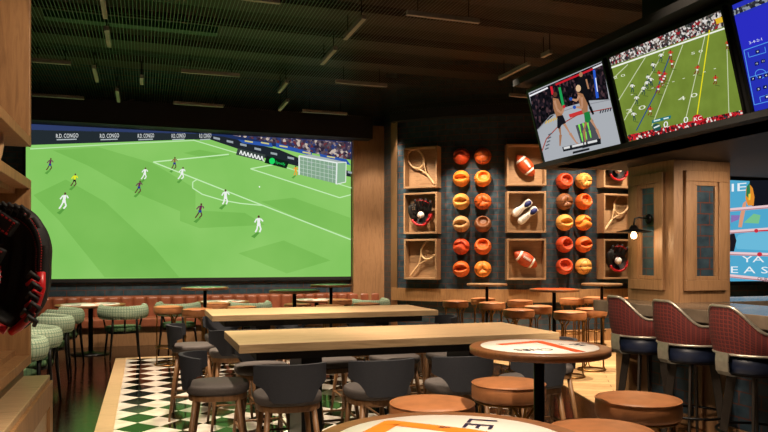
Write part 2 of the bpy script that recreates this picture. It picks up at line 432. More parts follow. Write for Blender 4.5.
def make_counter_chair():
    r = empty('counter_stool')
    o = superell(.2, .195, 32)
    cushion(MB(), o, .603, .66, .07, 0, .006).build('seat', M['charcoal_lit'], r)
    MB().prism([(x * .93, y * .93) for x, y in o], .565, .603).build('seat_frame', M['leg'], r, .005)
    for sx in (-1, 1):
        for sy in (-1, 1):
            MB().tube([(sx * .13, sy * .125, .585), (sx * .165, sy * .165, .28), (sx * .195, sy * .195, 0)], [.018, .0155, .011], 8).build('leg', M['leg'], r)
    f = MB()
    k = .172; z = .21
    for a_, b_ in (((-k, -k), (k, -k)), ((k, -k), (k, k)), ((k, k), (-k, k)), ((-k, k), (-k, -k))):
        f.tube([(a_[0], a_[1], z), (b_[0], b_[1], z)], .009, 6)
    f.build('footrest', M['leg'], r)
    A = math.radians(64)
    def low(ph):
        q = abs(math.degrees(ph))
        if q < 30: return .628
        if q < 50: return .628 + .085 * math.sin((q - 30) / 20 * PI / 2)
        return .713 + (q - 50) / 14 * .02
    def top(ph): return .845 - .012 * (abs(ph) / A) ** 2
    def P(ph, z, rr):
        lean = (z - .6) * .10
        return Vector((sin(ph) * rr, -cos(ph) * (rr + lean) + .018, z))
    mb = MB(); nu = 40; nv = 6
    def outer(u, v): ph = (u * 2 - 1) * A; return P(ph, low(ph) + (top(ph) - low(ph)) * v, .236)
    def inner(u, v): ph = (1 - u * 2) * A; return P(ph, low(ph) + (top(ph) - low(ph)) * v, .209)
    mb.grid(outer, nu, nv); mb.grid(inner, nu, nv)
    mb.grid(lambda u, v: outer(u, 1).lerp(inner(1 - u, 1), v), nu, 1); mb.grid(lambda u, v: inner(1 - u, 0).lerp(outer(u, 0), v), nu, 1)
    mb.grid(lambda u, v: inner(1, v).lerp(outer(0, v), u), 1, nv); mb.grid(lambda u, v: outer(1, v).lerp(inner(0, v), u), 1, nv)
    mb.build('backrest', M['grey_fabric'], r)
    return r
def make_round_stool():
    r = empty('round_stool'); R0 = .195
    prof = [(R0 - .02, .700), (R0 - .004, .706), (R0, .72), (R0, .765), (R0 - .005, .782)]
    MB().lathe(prof + [(R0 - .012, .79), (R0 - .05, .797), (.08, .803), (.01, .804)], 40).build('seat_cushion', M['leather'], r)
    c_ = [o for o in COL.objects if o.parent == r][0]
    MB().tube(arc(R0 - .003, 0, 2 * PI * 39 / 40, 39, .785), .004, 6, True).build('piping', M['leather'], c_)
    MB().lathe([(R0 - .03, .688), (R0 - .012, .69), (R0 - .012, .701), (R0 - .03, .701)], 32).build('seat_ring', M['brass'], r)
    for a_ in (40, 160, 280):
        mb = MB(); a_ = math.radians(a_)
        for s_ in (-1, 1):
            d = Vector((cos(a_), sin(a_), 0)); t = Vector((-sin(a_), cos(a_), 0))
            pts = [d * .15 + t * s_ * .06, d * .152 + t * s_ * .05, d * .15 + t * s_ * .02, d * .15 + t * s_ * .013]
            zs = [.69, .665, .63, .59]
            p = [Vector((q.x, q.y, z)) for q, z in zip(pts, zs)]
            p += [Vector((q.x, q.y, z)) for q, z in ((pts[3], .3), (d * .15 + t * s_ * .015, .06), (d * .16 + t * s_ * .03, .02), (d * .17 + t * s_ * .07, .012))]
            mb.tube(p, .0085, 8)
        mb.build('leg', M['brass'], r)
    MB().tube(arc(.172, 0, 2 * PI * 31 / 32, 31, .24), .009, 8, True).build('foot_ring', M['brass'], r)
    MB().tube(arc(.175, 0, 2 * PI * 31 / 32, 31, .011), .010, 8, True).build('base_ring', M['brass'], r)
    return r
def make_high_table(kind):
    r = empty('high_round_table'); R0 = .31
    t = MB().lathe([(R0 - .006, 1.018), (R0, 1.022), (R0, 1.046), (R0 - .005, 1.05), (.01, 1.05)], 64).build('tabletop', M['oak_box'] if kind == 'oak' else M['walnut'], r)
    d = MB().lathe([(.84 * R0, 1.0502), (.84 * R0, 1.0518), (.01, 1.0518)], 56)
    z = 1.0524; mats = [M['white_disc'], M['ink'], M['orange_print'] if kind == 'big' else M['red_print'], M['green_print']]
    if kind == 'green':
        for i in range(6):
            a0 = i * PI / 3; d.prism([(.0, .0)] + [(.26 * cos(a0 + k * PI / 15), .26 * sin(a0 + k * PI / 15)) for k in range(5)], z, z + .0006, 3)
    elif kind == 'red':
        d.prism([(.262 * cos(k * PI / 18), .262 * sin(k * PI / 18)) for k in range(36)], z, z + .0006, 2)
    elif kind != 'oak':
        # an open angular band with rounded corner and serif lettering
        band = [(-.21, .05), (-.066, .205), (.07, .068), (.19, -.10)]
        if kind == 'front': band = [(-.15, .098), (.085, .145), (.055, -.24)]
        wd = .023
        for (x0, y0), (x1, y1) in zip(band, band[1:]):
            l = math.hypot(x1 - x0, y1 - y0); nx, ny = -(y1 - y0) / l * wd, (x1 - x0) / l * wd
            d.prism([(x0 + nx, y0 + ny), (x1 + nx, y1 + ny), (x1 - nx, y1 - ny), (x0 - nx, y0 - ny)][::-1], z, z + .0006, 2)
        for (x0, y0) in band[1:-1]: d.prism([(x0 + wd * cos(k * PI / 6), y0 + wd * sin(k * PI / 6)) for k in range(12)], z - .0003, z + .0008, 2)
    if kind != 'oak': d.build('printed_disc', mats, t)
    MB().tube([(0, 0, 1.02), (0, 0, .03)], .024, 16).build('pole', M['black_metal'], r)
    MB().lathe([(.22, 0.0), (.22, .012), (.05, .03), (.03, .05)], 40).build('base_plate', M['black_metal'], r)
    return r
def make_green_chair():
    r = empty('barrel_chair'); mb = MB(); nu, nv = 44, 16
    def f(u, v):
        A = math.radians(112); ph = (u * 2 - 1) * A
        e = min(1, min(u, 1 - u) / .06); e = math.sqrt(max(0, 1 - (1 - e) ** 2))
        en = abs(u * 2 - 1)
        hz = (.095 + .012 * en ** 2) * e; th = .055 * e
        zc_ = .665 + .018 * en ** 2; rr = .285
        a_ = 2 * PI * v
        ca, sa = cos(a_), sin(a_)
        ca = math.copysign(abs(ca) ** .8, ca)
        q = rr + ca * th
        return Vector((sin(ph) * q * 1.04, -cos(ph) * q * .95, zc_ + sa * hz))
    mb.grid(f, nu, nv, False, True, us=1.15, vs_=.48)
    mb.build('backrest', M['gingham'], r)
    o = superell(.25, .24, 36, 2.3); s_ = MB()
    cushion(s_, o, .395, .465, .12)
    s_.uv = [(v[0], v[1]) for v in s_.v]; s_.build('seat', M['gingham_dark'], r)
    MB().prism([(x * .92, y * .92) for x, y in o], .365, .398).build('seat_frame', M['black_metal'], r)
    for sx in (-1, 1):
        MB().tube([(sx * .20, .17, .39), (sx * .235, .215, 0)], [.018, .012], 8).build('leg', M['black_metal'], r)
        MB().tube([(sx * .155, -.235, .63), (sx * .17, -.24, .38), (sx * .20, -.27, 0)], [.016, .018, .012], 8).build('leg', M['black_metal'], r)
        MB().tube([(sx * .27, .04, .60), (sx * .225, .10, .39)], [.013, .014], 8).build('arm_post', M['black_metal'], r)
    MB().tube([(0, -.262, .62), (0, -.225, .38)], .014, 8).build('back_post', M['black_metal'], r)
    return r
def make_bar_stool():
    r = empty('bar_stool'); A = math.radians(118)
    def topz(ph):
        q = abs(ph) / A
        t = max(0, min(1, (q - .12) / .44)); s_ = t * t * (3 - 2 * t)
        return 1.115 - .168 * s_ - .03 * max(0, q - .8)
    def botz(ph): return .812
    def P(ph, z, rr):
        k = rr + (z - .8) * .10
        return Vector((-cos(ph) * k, sin(ph) * k * 1.02, z))
    nu, nv = 48, 8; mb = MB()
    def outer(u, v): ph = (1 - u * 2) * A; return P(ph, botz(ph) + (topz(ph) - botz(ph)) * v, .235 + .012 * sin(v * PI))
    def inner(u, v): ph = (u * 2 - 1) * A; return P(ph, botz(ph) + (topz(ph) - botz(ph)) * v, .195)
    mb.grid(outer, nu, nv, us=.9, vs_=.3); mb.build('backrest', M['plaid'], r)
    bk = [o for o in COL.objects if o.parent == r][0]
    mi = MB(); mi.grid(inner, nu, nv)
    mi.grid(lambda u, v: outer(u, 1).lerp(inner(1 - u, 1), v), nu, 1); mi.grid(lambda u, v: inner(1 - u, 0).lerp(outer(u, 0), v), nu, 1)
    mi.grid(lambda u, v: inner(1, v).lerp(outer(0, v), u), 1, nv); mi.grid(lambda u, v: outer(1, v).lerp(inner(0, v), u), 1, nv)
    mi.build('back_lining', M['navy'], bk)
    MB().tube([outer(i / nu, 1) + Vector((0, 0, .004)) for i in range(nu + 1)], .010, 8).build('top_rail', M['steel'], bk)
    MB().tube([outer(i / nu, 0) for i in range(nu + 1)], .009, 8).build('bottom_rail', M['steel'], bk)
    cushion(MB(), superell(.215, .215, 36, 2.2), .685, .80, .10).build('seat', M['navy'], r)
    MB().lathe([(.15, .665), (.19, .675), (.20, .702), (.15, .703)], 32).build('seat_pan', M['iron'], r)
    # steel bracket carrying the back from under the seat
    b_ = MB(); pts = [(-.245, .82), (-.25, .76), (-.245, .70), (-.225, .672), (-.15, .665)]
    w_ = .055
    for k, off in ((0, 0), (1, .008)):
        pass
    for (x0, z0), (x1, z1) in zip(pts, pts[1:]):
        b_.add([(x0, -w_, z0), (x0, w_, z0), (x1, w_, z1), (x1, -w_, z1), (x0 + .008, -w_, z0), (x0 + .008, w_, z0), (x1 + .008, w_, z1 + .006), (x1 + .008, -w_, z1 + .006)],
               [(0, 1, 2, 3), (7, 6, 5, 4), (0, 3, 7, 4), (1, 5, 6, 2), (0, 4, 5, 1), (3, 2, 6, 7)])
    b_.build('back_bracket', M['steel'], r)
    for a_ in (45, 135, 225, 315):
        a_ = math.radians(a_); d = Vector((cos(a_), sin(a_), 0)); t = Vector((-sin(a_), cos(a_), 0)); vs = []
        for rr, z, w2 in ((.13, .675, .030), (.215, .0, .020)):
            for s1, s2 in ((-1, -1), (1, -1), (1, 1), (-1, 1)):
                p = d * (rr + s1 * w2) + t * (s2 * .008); vs.append((p.x, p.y, z))
        MB().add(vs, [(0, 1, 2, 3), (7, 6, 5, 4), (0, 4, 5, 1), (1, 5, 6, 2), (2, 6, 7, 3), (3, 7, 4, 0)]).build('leg', M['iron'], r, .003)
    MB().tube(arc(.222, 0, 2 * PI * 39 / 40, 39, .30), .0095, 8, True).build('foot_ring', M['black_metal'], r)
    return r
def racket():
    r = empty('tennis_racket')   # lies in the local XZ plane, head up
    hd = [(.125 * cos(2 * PI * i / 36), 0, .19 + .165 * sin(2 * PI * i / 36)) for i in range(36)]
    MB().tube(hd, .015, 8, True).build('frame', M['beige'], r)
    s_ = MB()
    for i in range(-6, 7):
        x = i * .018; h = .165 * math.sqrt(max(0, 1 - (x / .125) ** 2)); s_.tube([(x, 0, .19 - h), (x, 0, .19 + h)], .0008, 4)
    for i in range(-8, 9):
        z = i * .018; h = .125 * math.sqrt(max(0, 1 - (z / .165) ** 2)); s_.tube([(-h, 0, .19 + z), (h, 0, .19 + z)], .0008, 4)
    s_.build('strings', M['beige'], r)
    th = MB()
    for s1 in (-1, 1): th.tube([(s1 * .085, 0, .07), (s1 * .045, 0, .0), (s1 * .012, 0, -.08), (0, 0, -.12)], .010, 8)
    th.build('throat', M['beige'], r)
    MB().tube([(0, 0, -.10), (0, 0, -.17), (0, 0, -.32), (0, 0, -.34)], [.011, .016, .017, .021], 10).build('handle', M['beige'], r)
    return r
def football():
    r = empty('football'); L = .19; R0 = .098; mb = MB()
    pr = [(max(.002, R0 * (1 - (t / L) ** 2) ** .8), t) for t in [L * (-1 + 2 * i / 24) for i in range(25)]]
    mb.lathe(pr, 28, 0, Matrix.Rotation(PI / 2, 4, 'Y')).build('ball_body', M['football'], r)
    b_ = [o for o in COL.objects if o.parent == r][0]
    for s_ in (-1, 1):
        q = MB(); z0, z1 = s_ * .085, s_ * .115
        f_ = lambda t: R0 * (1 - (t / L) ** 2) ** .8 + .0025
        q.lathe([(f_(z0) - .004, z0), (f_(z0), z0), (f_((z0 + z1) / 2), (z0 + z1) / 2), (f_(z1), z1), (f_(z1) - .004, z1)], 28, 0, Matrix.Rotation(PI / 2, 4, 'Y')); q.build('stripe', M['white'], r)
    q = MB(); q.box(-.06, .06, -.104, -.096, .010, .018)
    for i in range(7): q.box(-.052 + i * .0165, -.046 + i * .0165, -.106, -.094, -.006, .034)
    q.build('laces', M['white'], r)
    return r
def glove(sc_=1.0, ball=True):
    r = empty('baseball_glove')   # fingers up (+Z), pocket facing -Y
    def cup(u, v):
        a_ = 2 * PI * u; rr = v
        x = .125 * rr * cos(a_); z = -.03 + .115 * rr * sin(a_)
        y = -.075 * rr ** 2.2 + .02
        return Vector((x, y, z))
    mb = MB(); mb.grid(cup, 32, 8, True); mb.grid(lambda u, v: cup(1 - u, v) + Vector((0, .03 * (1.2 - v), 0)), 32, 8, True)
    mb.build('palm', M['glove'], r)
    for i, (x0, lean, h, rd) in enumerate(((-.048, -.20, .165, .026), (-.006, -.03, .185, .027), (.04, .14, .175, .027), (.084, .34, .145, .028))):
        p = []
        for k in range(9):
            t = k / 8
            p.append((x0 + lean * h * t * .9, .015 - .075 * (abs(x0) / .1) * .4 - .07 * t * t, .01 + h * t * cos(lean * .6)))
        MB().tube(p, [rd * q for q in (.8, 1, 1.05, 1.05, 1, 1, .95, .8, .45)], 12).build('finger', M['glove'], r)
    p = [(-.085, -.02, -.09), (-.12, -.045, -.04), (-.14, -.065, .02), (-.142, -.085, .075), (-.13, -.095, .10)]
    MB().tube(p, [.03, .034, .031, .026, .012], 12).build('thumb', M['glove'], r)
    wb = MB()
    for k in range(5):
        z = .0 + k * .028; wb.tube([(-.135, -.075, z - .01), (-.10, -.065, z + .01), (-.06, -.03, z + .015)], .008, 6)
    for k in range(3): wb.tube([(-.125 + k * .024, -.08 + .012 * k, -.02), (-.12 + k * .024, -.085 + .012 * k, .12)], .007, 6)
    wb.build('webbing', M['glove'], r)
    he = MB(); he.tube([(.125 * cos(t), -.072 + .0 * t, -.035 + .118 * sin(t)) for t in [PI * (1.12 + .86 * i / 16) for i in range(17)]], .014, 8)
    he.build('heel_trim', M['red'], r)
    lc = MB()
    for t in [PI * (1.75 + .035 * i) for i in range(8)]:
        x, z = .13 * cos(t), -.02 + .118 * sin(t); lc.tube([(x - .022, -.09, z), (x + .006, -.10, z + .006), (x + .018, -.06, z)], .0065, 6)
    lc.tube([(-.06, -.085, .155), (-.01, -.085, .165), (.05, -.08, .155), (.11, -.075, .12)], .005, 6)
    lc.build('laces', M['red'], r)
    st = MB()
    for i, (x0, lean, h) in enumerate(((-.048, -.20, .165), (-.006, -.03, .185), (.04, .14, .175), (.084, .34, .145))):
        for s_ in (-1, 1):
            for k in range(10):
                t = .12 + k * .08
                P_ = lambda t: Vector((x0 + lean * h * t * .9 + s_ * .017, .015 - .075 * (abs(x0) / .1) * .4 - .07 * t * t - .0215, .01 + h * t * cos(lean * .6)))
                st.tube([P_(t), P_(t + .045)], .0016, 4)
    for k in range(26):
        t = PI * (.95 + 1.1 * k / 26); q = lambda t: Vector((.108 * cos(t), -.0375 - .012, -.03 + .099 * sin(t)))
        st.tube([q(t), q(t + .07)], .0018, 4)
    st.build('stitching', M['red'], r)
    r.scale = (sc_,) * 3
    return r
def baseball(rad, loc, label, group=None):
    r = empty('baseball', loc)
    MB().lathe([(max(.0005, rad * sin(PI * i / 16)), -rad * cos(PI * i / 16)) for i in range(17)], 24).build('cover', M['white'], r)
    s_ = MB()
    for k in range(40):
        t = 2 * PI * k / 40; q = Vector((cos(t) + .0, sin(t), .62 * sin(2 * t))); q = Vector((q.x, q.z, q.y)).normalized() * rad * 1.004
        d = Vector((0, 0, 1)).cross(q).normalized() * rad * .14
        s_.tube([q - d, q * 1.01, q + d], rad * .028, 4)
    s_.build('stitching', M['red'], r)
    return tag(r, label, 'baseball', group)
def shoe():
    r = empty('sneaker'); L = .32
    def wd(t): return .055 * (1 - .35 * math.exp(-((t - .45) / .18) ** 2)) * math.sqrt(max(0.0, 1 - (2 * t - 1) ** 6))
    so = [(wd(i / 20), -L / 2 + L * i / 20) for i in range(21)] + [(-wd(i / 20), -L / 2 + L * i / 20) for i in range(20, -1, -1)]
    MB().prism(so, 0, .022).build('sole', M['white'], r, .004)
    def up(u, v):
        t = .02 + .96 * u; hgt = .095 if t < .45 else .095 - .055 * min(1, (t - .45) / .4)
        a_ = PI * v; w_ = wd(t) * .96
        e = min(1, min(u, 1 - u) / .08) ** .5
        return Vector((w_ * cos(a_), -L / 2 + L * t, .02 + hgt * e * max(0, sin(a_)) ** .6))
    MB().grid(up, 24, 12).build('upper', M['white'], r)
    MB().lathe([(.001, .0), (.034, .0), (.036, .006), (.001, .008)], 20, 0, Matrix.Translation((0, -.075, .112)) @ Matrix.Diagonal((1, 1.55, 1, 1))).build('collar', M['shoe_navy'], r)
    q = MB()
    for i in range(5): q.box(-.024, .024, .0 + i * .022, .007 + i * .022, .108 - i * .009, .116 - i * .009)
    q.build('laces', M['white'], r); return r
def dented_ball(kind, m, seed):
    rnd = random.Random(seed); R0 = .147; r = empty('dented_basketball')
    tilt = rnd.uniform(-.25, .25); ox = rnd.uniform(-.03, .03); oz = rnd.uniform(-.02, .03)
    def dent(x, z):
        x, z = x * cos(tilt) + z * sin(tilt), -x * sin(tilt) + z * cos(tilt)
        if kind == 'slit':
            hh = .042 * max(0, 1 - (x / .105) ** 2); d = abs(z - .01)
            return .10 / (1 + math.exp((d - hh) / .006)) if hh > 0 else 0
        if kind == 'bowl':
            d = math.hypot((x - ox) / 1.15, (z - .02 - oz)); return .12 / (1 + math.exp((d - .068) / .009))
        if kind == 'fold':
            hh = .03 + .025 * sin(x * 40); return .07 * math.exp(-((z - .02 - .03 * cos(x * 25)) / (.022 + hh * .2)) ** 2) + .03 * max(0, z) / .1
        if kind == 'star':
            a_ = math.atan2(z, x); d = math.hypot(x, z); return .05 * math.exp(-(d / .05) ** 2) + .022 * max(0, cos(3 * a_ + 1)) ** 3 * math.exp(-((d - .06) / .05) ** 2)
        return .02 * math.exp(-((z) / .03) ** 2)
    def P(u, v, k=1.0):
        a_ = 2 * PI * u; b_ = PI * v
        x, y, z = sin(b_) * cos(a_), cos(b_) * -1, sin(b_) * sin(a_)
        p = Vector((x, y, z)) * R0 * k
        p.z *= .97
        if p.y < .02:
            w_ = min(1, (.02 - p.y) / .05); p.y += dent(p.x, p.z) * w_
        return p
    mb = MB(); mb.grid(P, 40, 36, True, False); mb.build('ball_shell', m, r)
    s_ = MB()
    for a_ in (0, .25, .5, .75) if kind in ('star', 'plain', 'fold') else (0.02, .52):
        s_.tube([P(a_, v / 40 * .62 if kind in ('star', 'plain') else .18 + v / 40 * .5, 1.004) + Vector((0, -.002, 0)) for v in range(2, 39)], .0028, 4)
    c_ = [P(u / 36, .27, 1.004) + Vector((0, -.002, 0)) for u in range(36)]
    if kind in ('star', 'plain'): s_.tube(c_, .0028, 4, True)
    s_.build('seams', M['seam'], r)
    return r
# ================================================================ DISPLAY BOXES AND BALLS
def display_box(S, D, name='display_box'):
    r = empty(name); t = .032; h = S / 2
    MB().box(-h, h, -.02, 0, -h, h).build('back_panel', M['oak_box'], r)
    MB().box(-h, h, -D, -.02, h - t, h).build('top_board', M['oak_box'], r, .003)
    MB().box(-h, h, -D, -.02, -h, -h + t).build('bottom_board', M['oak_box'], r, .003)
    for s_ in (-1, 1): MB().box(s_ * h - (t if s_ > 0 else 0), s_ * h + (t if s_ < 0 else 0), -D, -.02, -h + t, h - t).build('side_board', M['oak_box'], r, .003)
    return r
boxp = display_box(.70, .20); used_box = False
def proj(p):
    v = Vector(p) - CC; return 384 + FPX * v.dot(RT) / v.dot(FW)
def plan_at(px, off, front):
    q = px
    for _ in range(6):
        p, yaw = plan(q, front); q += px - proj(p)
    return plan(q, off)
colsx = [('left', 420, ((146.8, 188), (192.6, 233.8), (239, 279.4))), ('middle', 526.6, ((143.8, 185.5), (191.4, 232.6), (238.7, 280))), ('right', 619.5, ((148.5, 188), (194, 233.2), (239.2, 279)))]
rows = ('top', 'middle', 'bottom')
conts = {('left', 0): ('racket', 135), ('left', 1): 'glove', ('left', 2): ('racket', 45), ('middle', 0): ('football', -50), ('middle', 1): 'shoes', ('middle', 2): ('football', -32), ('right', 0): 'glove', ('right', 1): ('racket', 45), ('right', 2): 'glove'}
RK = FB = GL = SH = None
held = {('left', 0): 'a tennis racket tilted left', ('left', 1): 'a black glove and ball', ('left', 2): 'a tennis racket tilted right', ('middle', 0): 'a football under the television corner', ('middle', 1): 'a pair of white sneakers', ('middle', 2): 'a football, lowest of its column', ('right', 0): 'a glove cut off by the bar canopy', ('right', 1): 'a racket beside the corner pillar', ('right', 2): 'a glove beside the wall lamp'}
for cn, px, rws in colsx:
    for ri, (y0, y1) in enumerate(rws):
        p, yaw = plan(px, .0); d = wall_d(px) - .2
        S = (y1 - y0) * d / FPX
        zc_ = CAMH + (HORIZ - (y0 + y1) / 2) * d / FPX
        p, yaw = plan_at(px, .002, .2)
        b_ = boxp if not used_box else copy_tree(boxp); used_box = True
        # (copy the first built box, parts included)
        b_.location = (p.x, p.y, zc_); b_.rotation_euler = (0, 0, yaw)
        k_ = S / .70; b_.scale = (k_ * (.88 if cn == 'left' else .95), 1, k_)
        tag(b_, 'open oak display box holding ' + held[(cn, ri)], 'display box', 'oak display boxes on the curved wall')
        ct = conts[(cn, ri)]
        nrm = Vector((sin(yaw), -cos(yaw), 0))
        q = p + nrm * .09; q.z = zc_
        where = '%s of the %s column of boxes' % (rows[ri], cn)
        if ct == 'glove':
            if GL is None: GL = glove(1.38); o = GL
            else: o = copy_tree(GL)
            o.location = q; o.rotation_euler = (0, 0, yaw + (.12 if cn == 'left' else -.1)); tag(o, 'black baseball glove with red laces in the box, ' + where, 'baseball glove', 'gloves in the display boxes')
            bb = p + nrm * .25; tx = Vector((cos(yaw), sin(yaw), 0)); bb += tx * .0
            bb = p + nrm * .165; bb.z = zc_ - .03
            baseball(.062, bb, 'white baseball resting in the glove in the box, ' + where, 'baseballs in the display boxes')
        elif ct == 'shoes':
            sp = shoe()
            for k in range(2):
                o = sp if k == 0 else copy_tree(sp)
                tx = Vector((cos(yaw), sin(yaw), 0)); c_ = q + tx * (-.055 + .10 * k) + Vector((0, 0, .075 - .125 * k)) + nrm * -.04
                o.matrix_world = Matrix.Translation(c_) @ Matrix.Rotation(yaw, 4, 'Z') @ Matrix.Rotation(math.radians(-130), 4, 'Y') @ Matrix.Rotation(PI / 2, 4, 'X')
                o.scale = (1.3,) * 3
                tag(o, 'white sneaker with navy lining in the middle box, %s of the pair' % ('upper left' if k == 0 else 'lower right'), 'sneaker', 'white sneakers in the middle box')
        elif ct[0] == 'racket':
            if RK is None: RK = racket(); o = RK
            else: o = copy_tree(RK)
            ang = math.radians(-38 if ct[1] == 135 else 38)
            o.matrix_world = Matrix.Translation(q - Vector((0, 0, .0))) @ Matrix.Rotation(yaw, 4, 'Z') @ Matrix.Rotation(ang, 4, 'Y') @ Matrix.Scale(1.12, 4)
            tag(o, 'beige tennis racket in the box, ' + where, 'tennis racket', 'tennis rackets in the display boxes')
        else:
            if FB is None: FB = football(); o = FB
            else: o = copy_tree(FB)
            o.matrix_world = Matrix.Translation(q) @ Matrix.Rotation(yaw, 4, 'Z') @ Matrix.Rotation(math.radians(-ct[1]), 4, 'Y') @ Matrix.Scale(1.25, 4)
            tag(o, 'orange brown football with white stripes in the box, ' + where, 'football', 'footballs in the display boxes')
LK = [('fold', 'b3'), ('plain', 'b1'), ('slit', 'b2'), ('bowl', 'b2'), ('slit', 'b6'), ('star', 'b1'), ('slit', 'b4'), ('bowl', 'b5'), ('fold', 'b3'), ('bowl', 'b1'), ('slit', 'b1'), ('star', 'b2')]
RKs = [('bowl', 'b3'), ('star', 'b6'), ('star', 'b5'), ('bowl', 'b1'), ('slit', 'b6'), ('fold', 'b2'), ('bowl', 'b3'), ('slit', 'b1'), ('bowl', 'b3'), ('plain', 'b6')]
ordn = ['first', 'second', 'third', 'fourth', 'fifth', 'sixth']
cname = dict(b1='orange', b2='bright orange', b3='red orange', b4='pale tan', b5='brown', b6='yellow orange')
kname = dict(slit='with a wide mouth-like slit', bowl='caved into a bowl', fold='with folded creases', star='with dark seams and a puckered centre', plain='with dark seams')
def put_balls(block, xs, ys, kinds):
    i = 0
    for r_, y in enumerate(ys):
        for c_, px in enumerate(xs):
            kd, mm = kinds[i]; i += 1
            p, yaw = plan_at(px, .08, .15); d = wall_d(px) - .1
            p.z = CAMH + (HORIZ - y) * d / FPX
            o = dented_ball(kd, M[mm], i * 3 + r_); o.location = p; o.rotation_euler = (0, 0, yaw)
            tag(o, '%s dented ball, %s from top in the %s column of the %s ball block' % (cname[mm], ordn[r_], ('left', 'right')[c_], block), 'basketball', 'dented basketballs on the curved wall')
put_balls('left', (460.5, 482.5), (156, 178.5, 201.5, 224, 246.5, 269), LK)
put_balls('right', (566.3, 585.8), (181, 201.6, 222.5, 244.5, 266.3), RKs)
# ================================================================ BENCH
BX0, BX1 = -2.3, 4.25
r = tag(empty('banquette', (0, 12.9, 0)), 'long brown leather banquette with channelled back below the big screen', 'bench')
MB().box(BX0, BX1, -.5, -.02, .30, .455).build('seat', M['bench'], r, .03, 3)
MB().box(BX0, BX1, -.44, .1, 0, .30).build('plinth', M['oak_dim'], r)
bk = MB(); n = 31; wch = (BX1 - BX0) / n
for i in range(n):
    x0 = BX0 + i * wch
    def ch(u, v, x0=x0):
        x = x0 + wch * u; bul = math.sqrt(max(0, 1 - (2 * u - 1) ** 4)) * .06
        z = .44 + .33 * min(1, v / .8); t = max(0, (v - .8) / .2) * PI / 2
        if v > .8: return Vector((x, -bul * cos(t) + .0 + (1 - cos(t)) * .06, .77 + .03 * sin(t)))
        return Vector((x, -bul, z))
    bk.grid(ch, 8, 12)
bk.build('backrest', M['bench'], r)
# ================================================================ SCREENS
SP = (0, 12.98, 0); SN = Vector((0, -1, 0))
X0, X1, Z0, Z1 = -1.86, 3.70, 1.10, 3.655
r = tag(empty('video_screen', (0, 12.98, 1.1)), 'giant wall screen showing a football match on a green pitch', 'screen')
MB().box(X0 - .05, X1 + .04, 0.0, .06, -.06, Z1 - 1.1 + .04).build('housing', M['black'], r)
g1 = turf('pitch_light', '#80c25c', '#8eca68', .8); g2 = turf('pitch_dark', '#74b651', '#82c05c', .8)
P = Pic(SP, SN)
def sx(X): return None
P.mb.flat([(X0, 12.9795, Z0), (X1, 12.9795, Z0), (X1, 12.9795, Z1), (X0, 12.9795, Z1)], P.mi(g1))
P.off = .003
def S_(pts): return [(x / 2.076, 110 + y / 2.076) for x, y in pts]
def A_(pts): return [(30 + x / 3.6, 120 + y / 3.6) for x, y in pts]
def B_(pts): return [(210 + x / 4.319, 120 + y / 4.319) for x, y in pts]
def U_(pts): return [(40 + x / 3.0875, 140 + y / 3.0875) for x, y in pts]
def V_(pts): return [(180 + x / 3.087, 140 + y / 3.087) for x, y in pts]
for poly in (U_([(40, 32), (180, 22), (345, 70), (480, 150), (480, 240), (300, 165), (150, 80)]), U_([(-20, 170), (80, 122), (200, 190), (350, 330), (430, 424), (200, 424), (60, 250)]),
             V_([(180, 350), (320, 310), (465, 372), (330, 412)]), V_([(250, 190), (350, 178), (525, 240), (525, 300), (390, 252)]), V_([(0, 215), (200, 225), (262, 262), (60, 272), (0, 250)]), V_([(60, 30), (160, 48), (100, 60), (10, 40)])):
    P.poly(poly, g2, 1)
P.poly([(20, 122), (200, 127), (351.6, 141.9), (351.6, 160), (225, 138), (20, 133)], E('#20305c'), 2)
cm = crowd('stadium_crowd', ['#2b2436', '#5a4c56', '#8c7c80', '#3a3048', '#c4b4a8', '#6a3038', '#2c3c70', '#443a44'], 22)
P.poly(B_([(95, 66), (340, 80), (608, 96), (608, 172), (480, 150), (300, 105), (200, 85)]), cm, 3)
P.poly(A_([(0, 34), (600, 48), (684, 60), (684, 72), (580, 70), (300, 80), (0, 90)]), '#232b30', 3)
P.poly(A_([(0, 8), (560, 30), (600, 50), (0, 36)]), '#2e3c66', 3)
P.poly(B_([(0, 66), (60, 72), (300, 128), (380, 162), (608, 222), (608, 246), (380, 200), (240, 165), (0, 84)]), '#20262c', 4)
P.poly(B_([(120, 84), (265, 100), (272, 118), (140, 100)]), '#2c55a8', 5)
P.poly(B_([(285, 98), (440, 140), (440, 155), (285, 118)]), '#2c55a8', 5)
P.poly(B_([(475, 146), (590, 170), (608, 195), (475, 165)]), '#2c55a8', 5)
P.poly(A_([(0, 92), (300, 82), (580, 70), (590, 74), (300, 90), (0, 106)]), '#8fcf70', 2)
for x in (94, 252, 388, 510, 610):
    k = 1 - (x - 94) / 1100
    P.text('R.D. CONGO', A_([(x, 65), (x + 80 * k, 63), (x + 80 * k, 48), (x, 50)]), '#e8ecec', 6)
    P.line(A_([(x + 2, 71), (x + 74 * k, 69)]), 1.1, '#aab4b8', 6)
for (x, y) in ((15, 78), (72, 92), (130, 106), (192, 124), (262, 144), (335, 163), (415, 180), (505, 202), (595, 226)):
    P.poly(B_([(x, y - 6), (x + 28, y), (x + 28, y + 9), (x, y + 3)]), '#9aa4aa', 6)
for (x, y) in ((150, 90), (220, 97), (300, 111), (400, 138), (505, 157)):
    P.poly(B_([(x, y - 3), (x + 35, y + 3), (x + 35, y + 9), (x, y + 3)]), '#d0c884', 6)
P.line([(30, 149), (110, 144.5), (194, 140.4)], (1.0), '#bce4aa', 5)
P.line([(193, 140), (230, 151), (298, 171), (351.5, 188)], 1.0, '#c0e8b0', 5)
P.line(S_([(475, 92), (318, 108), (520, 188), (728, 269)]), 1.2, '#c4ecb4', 5)
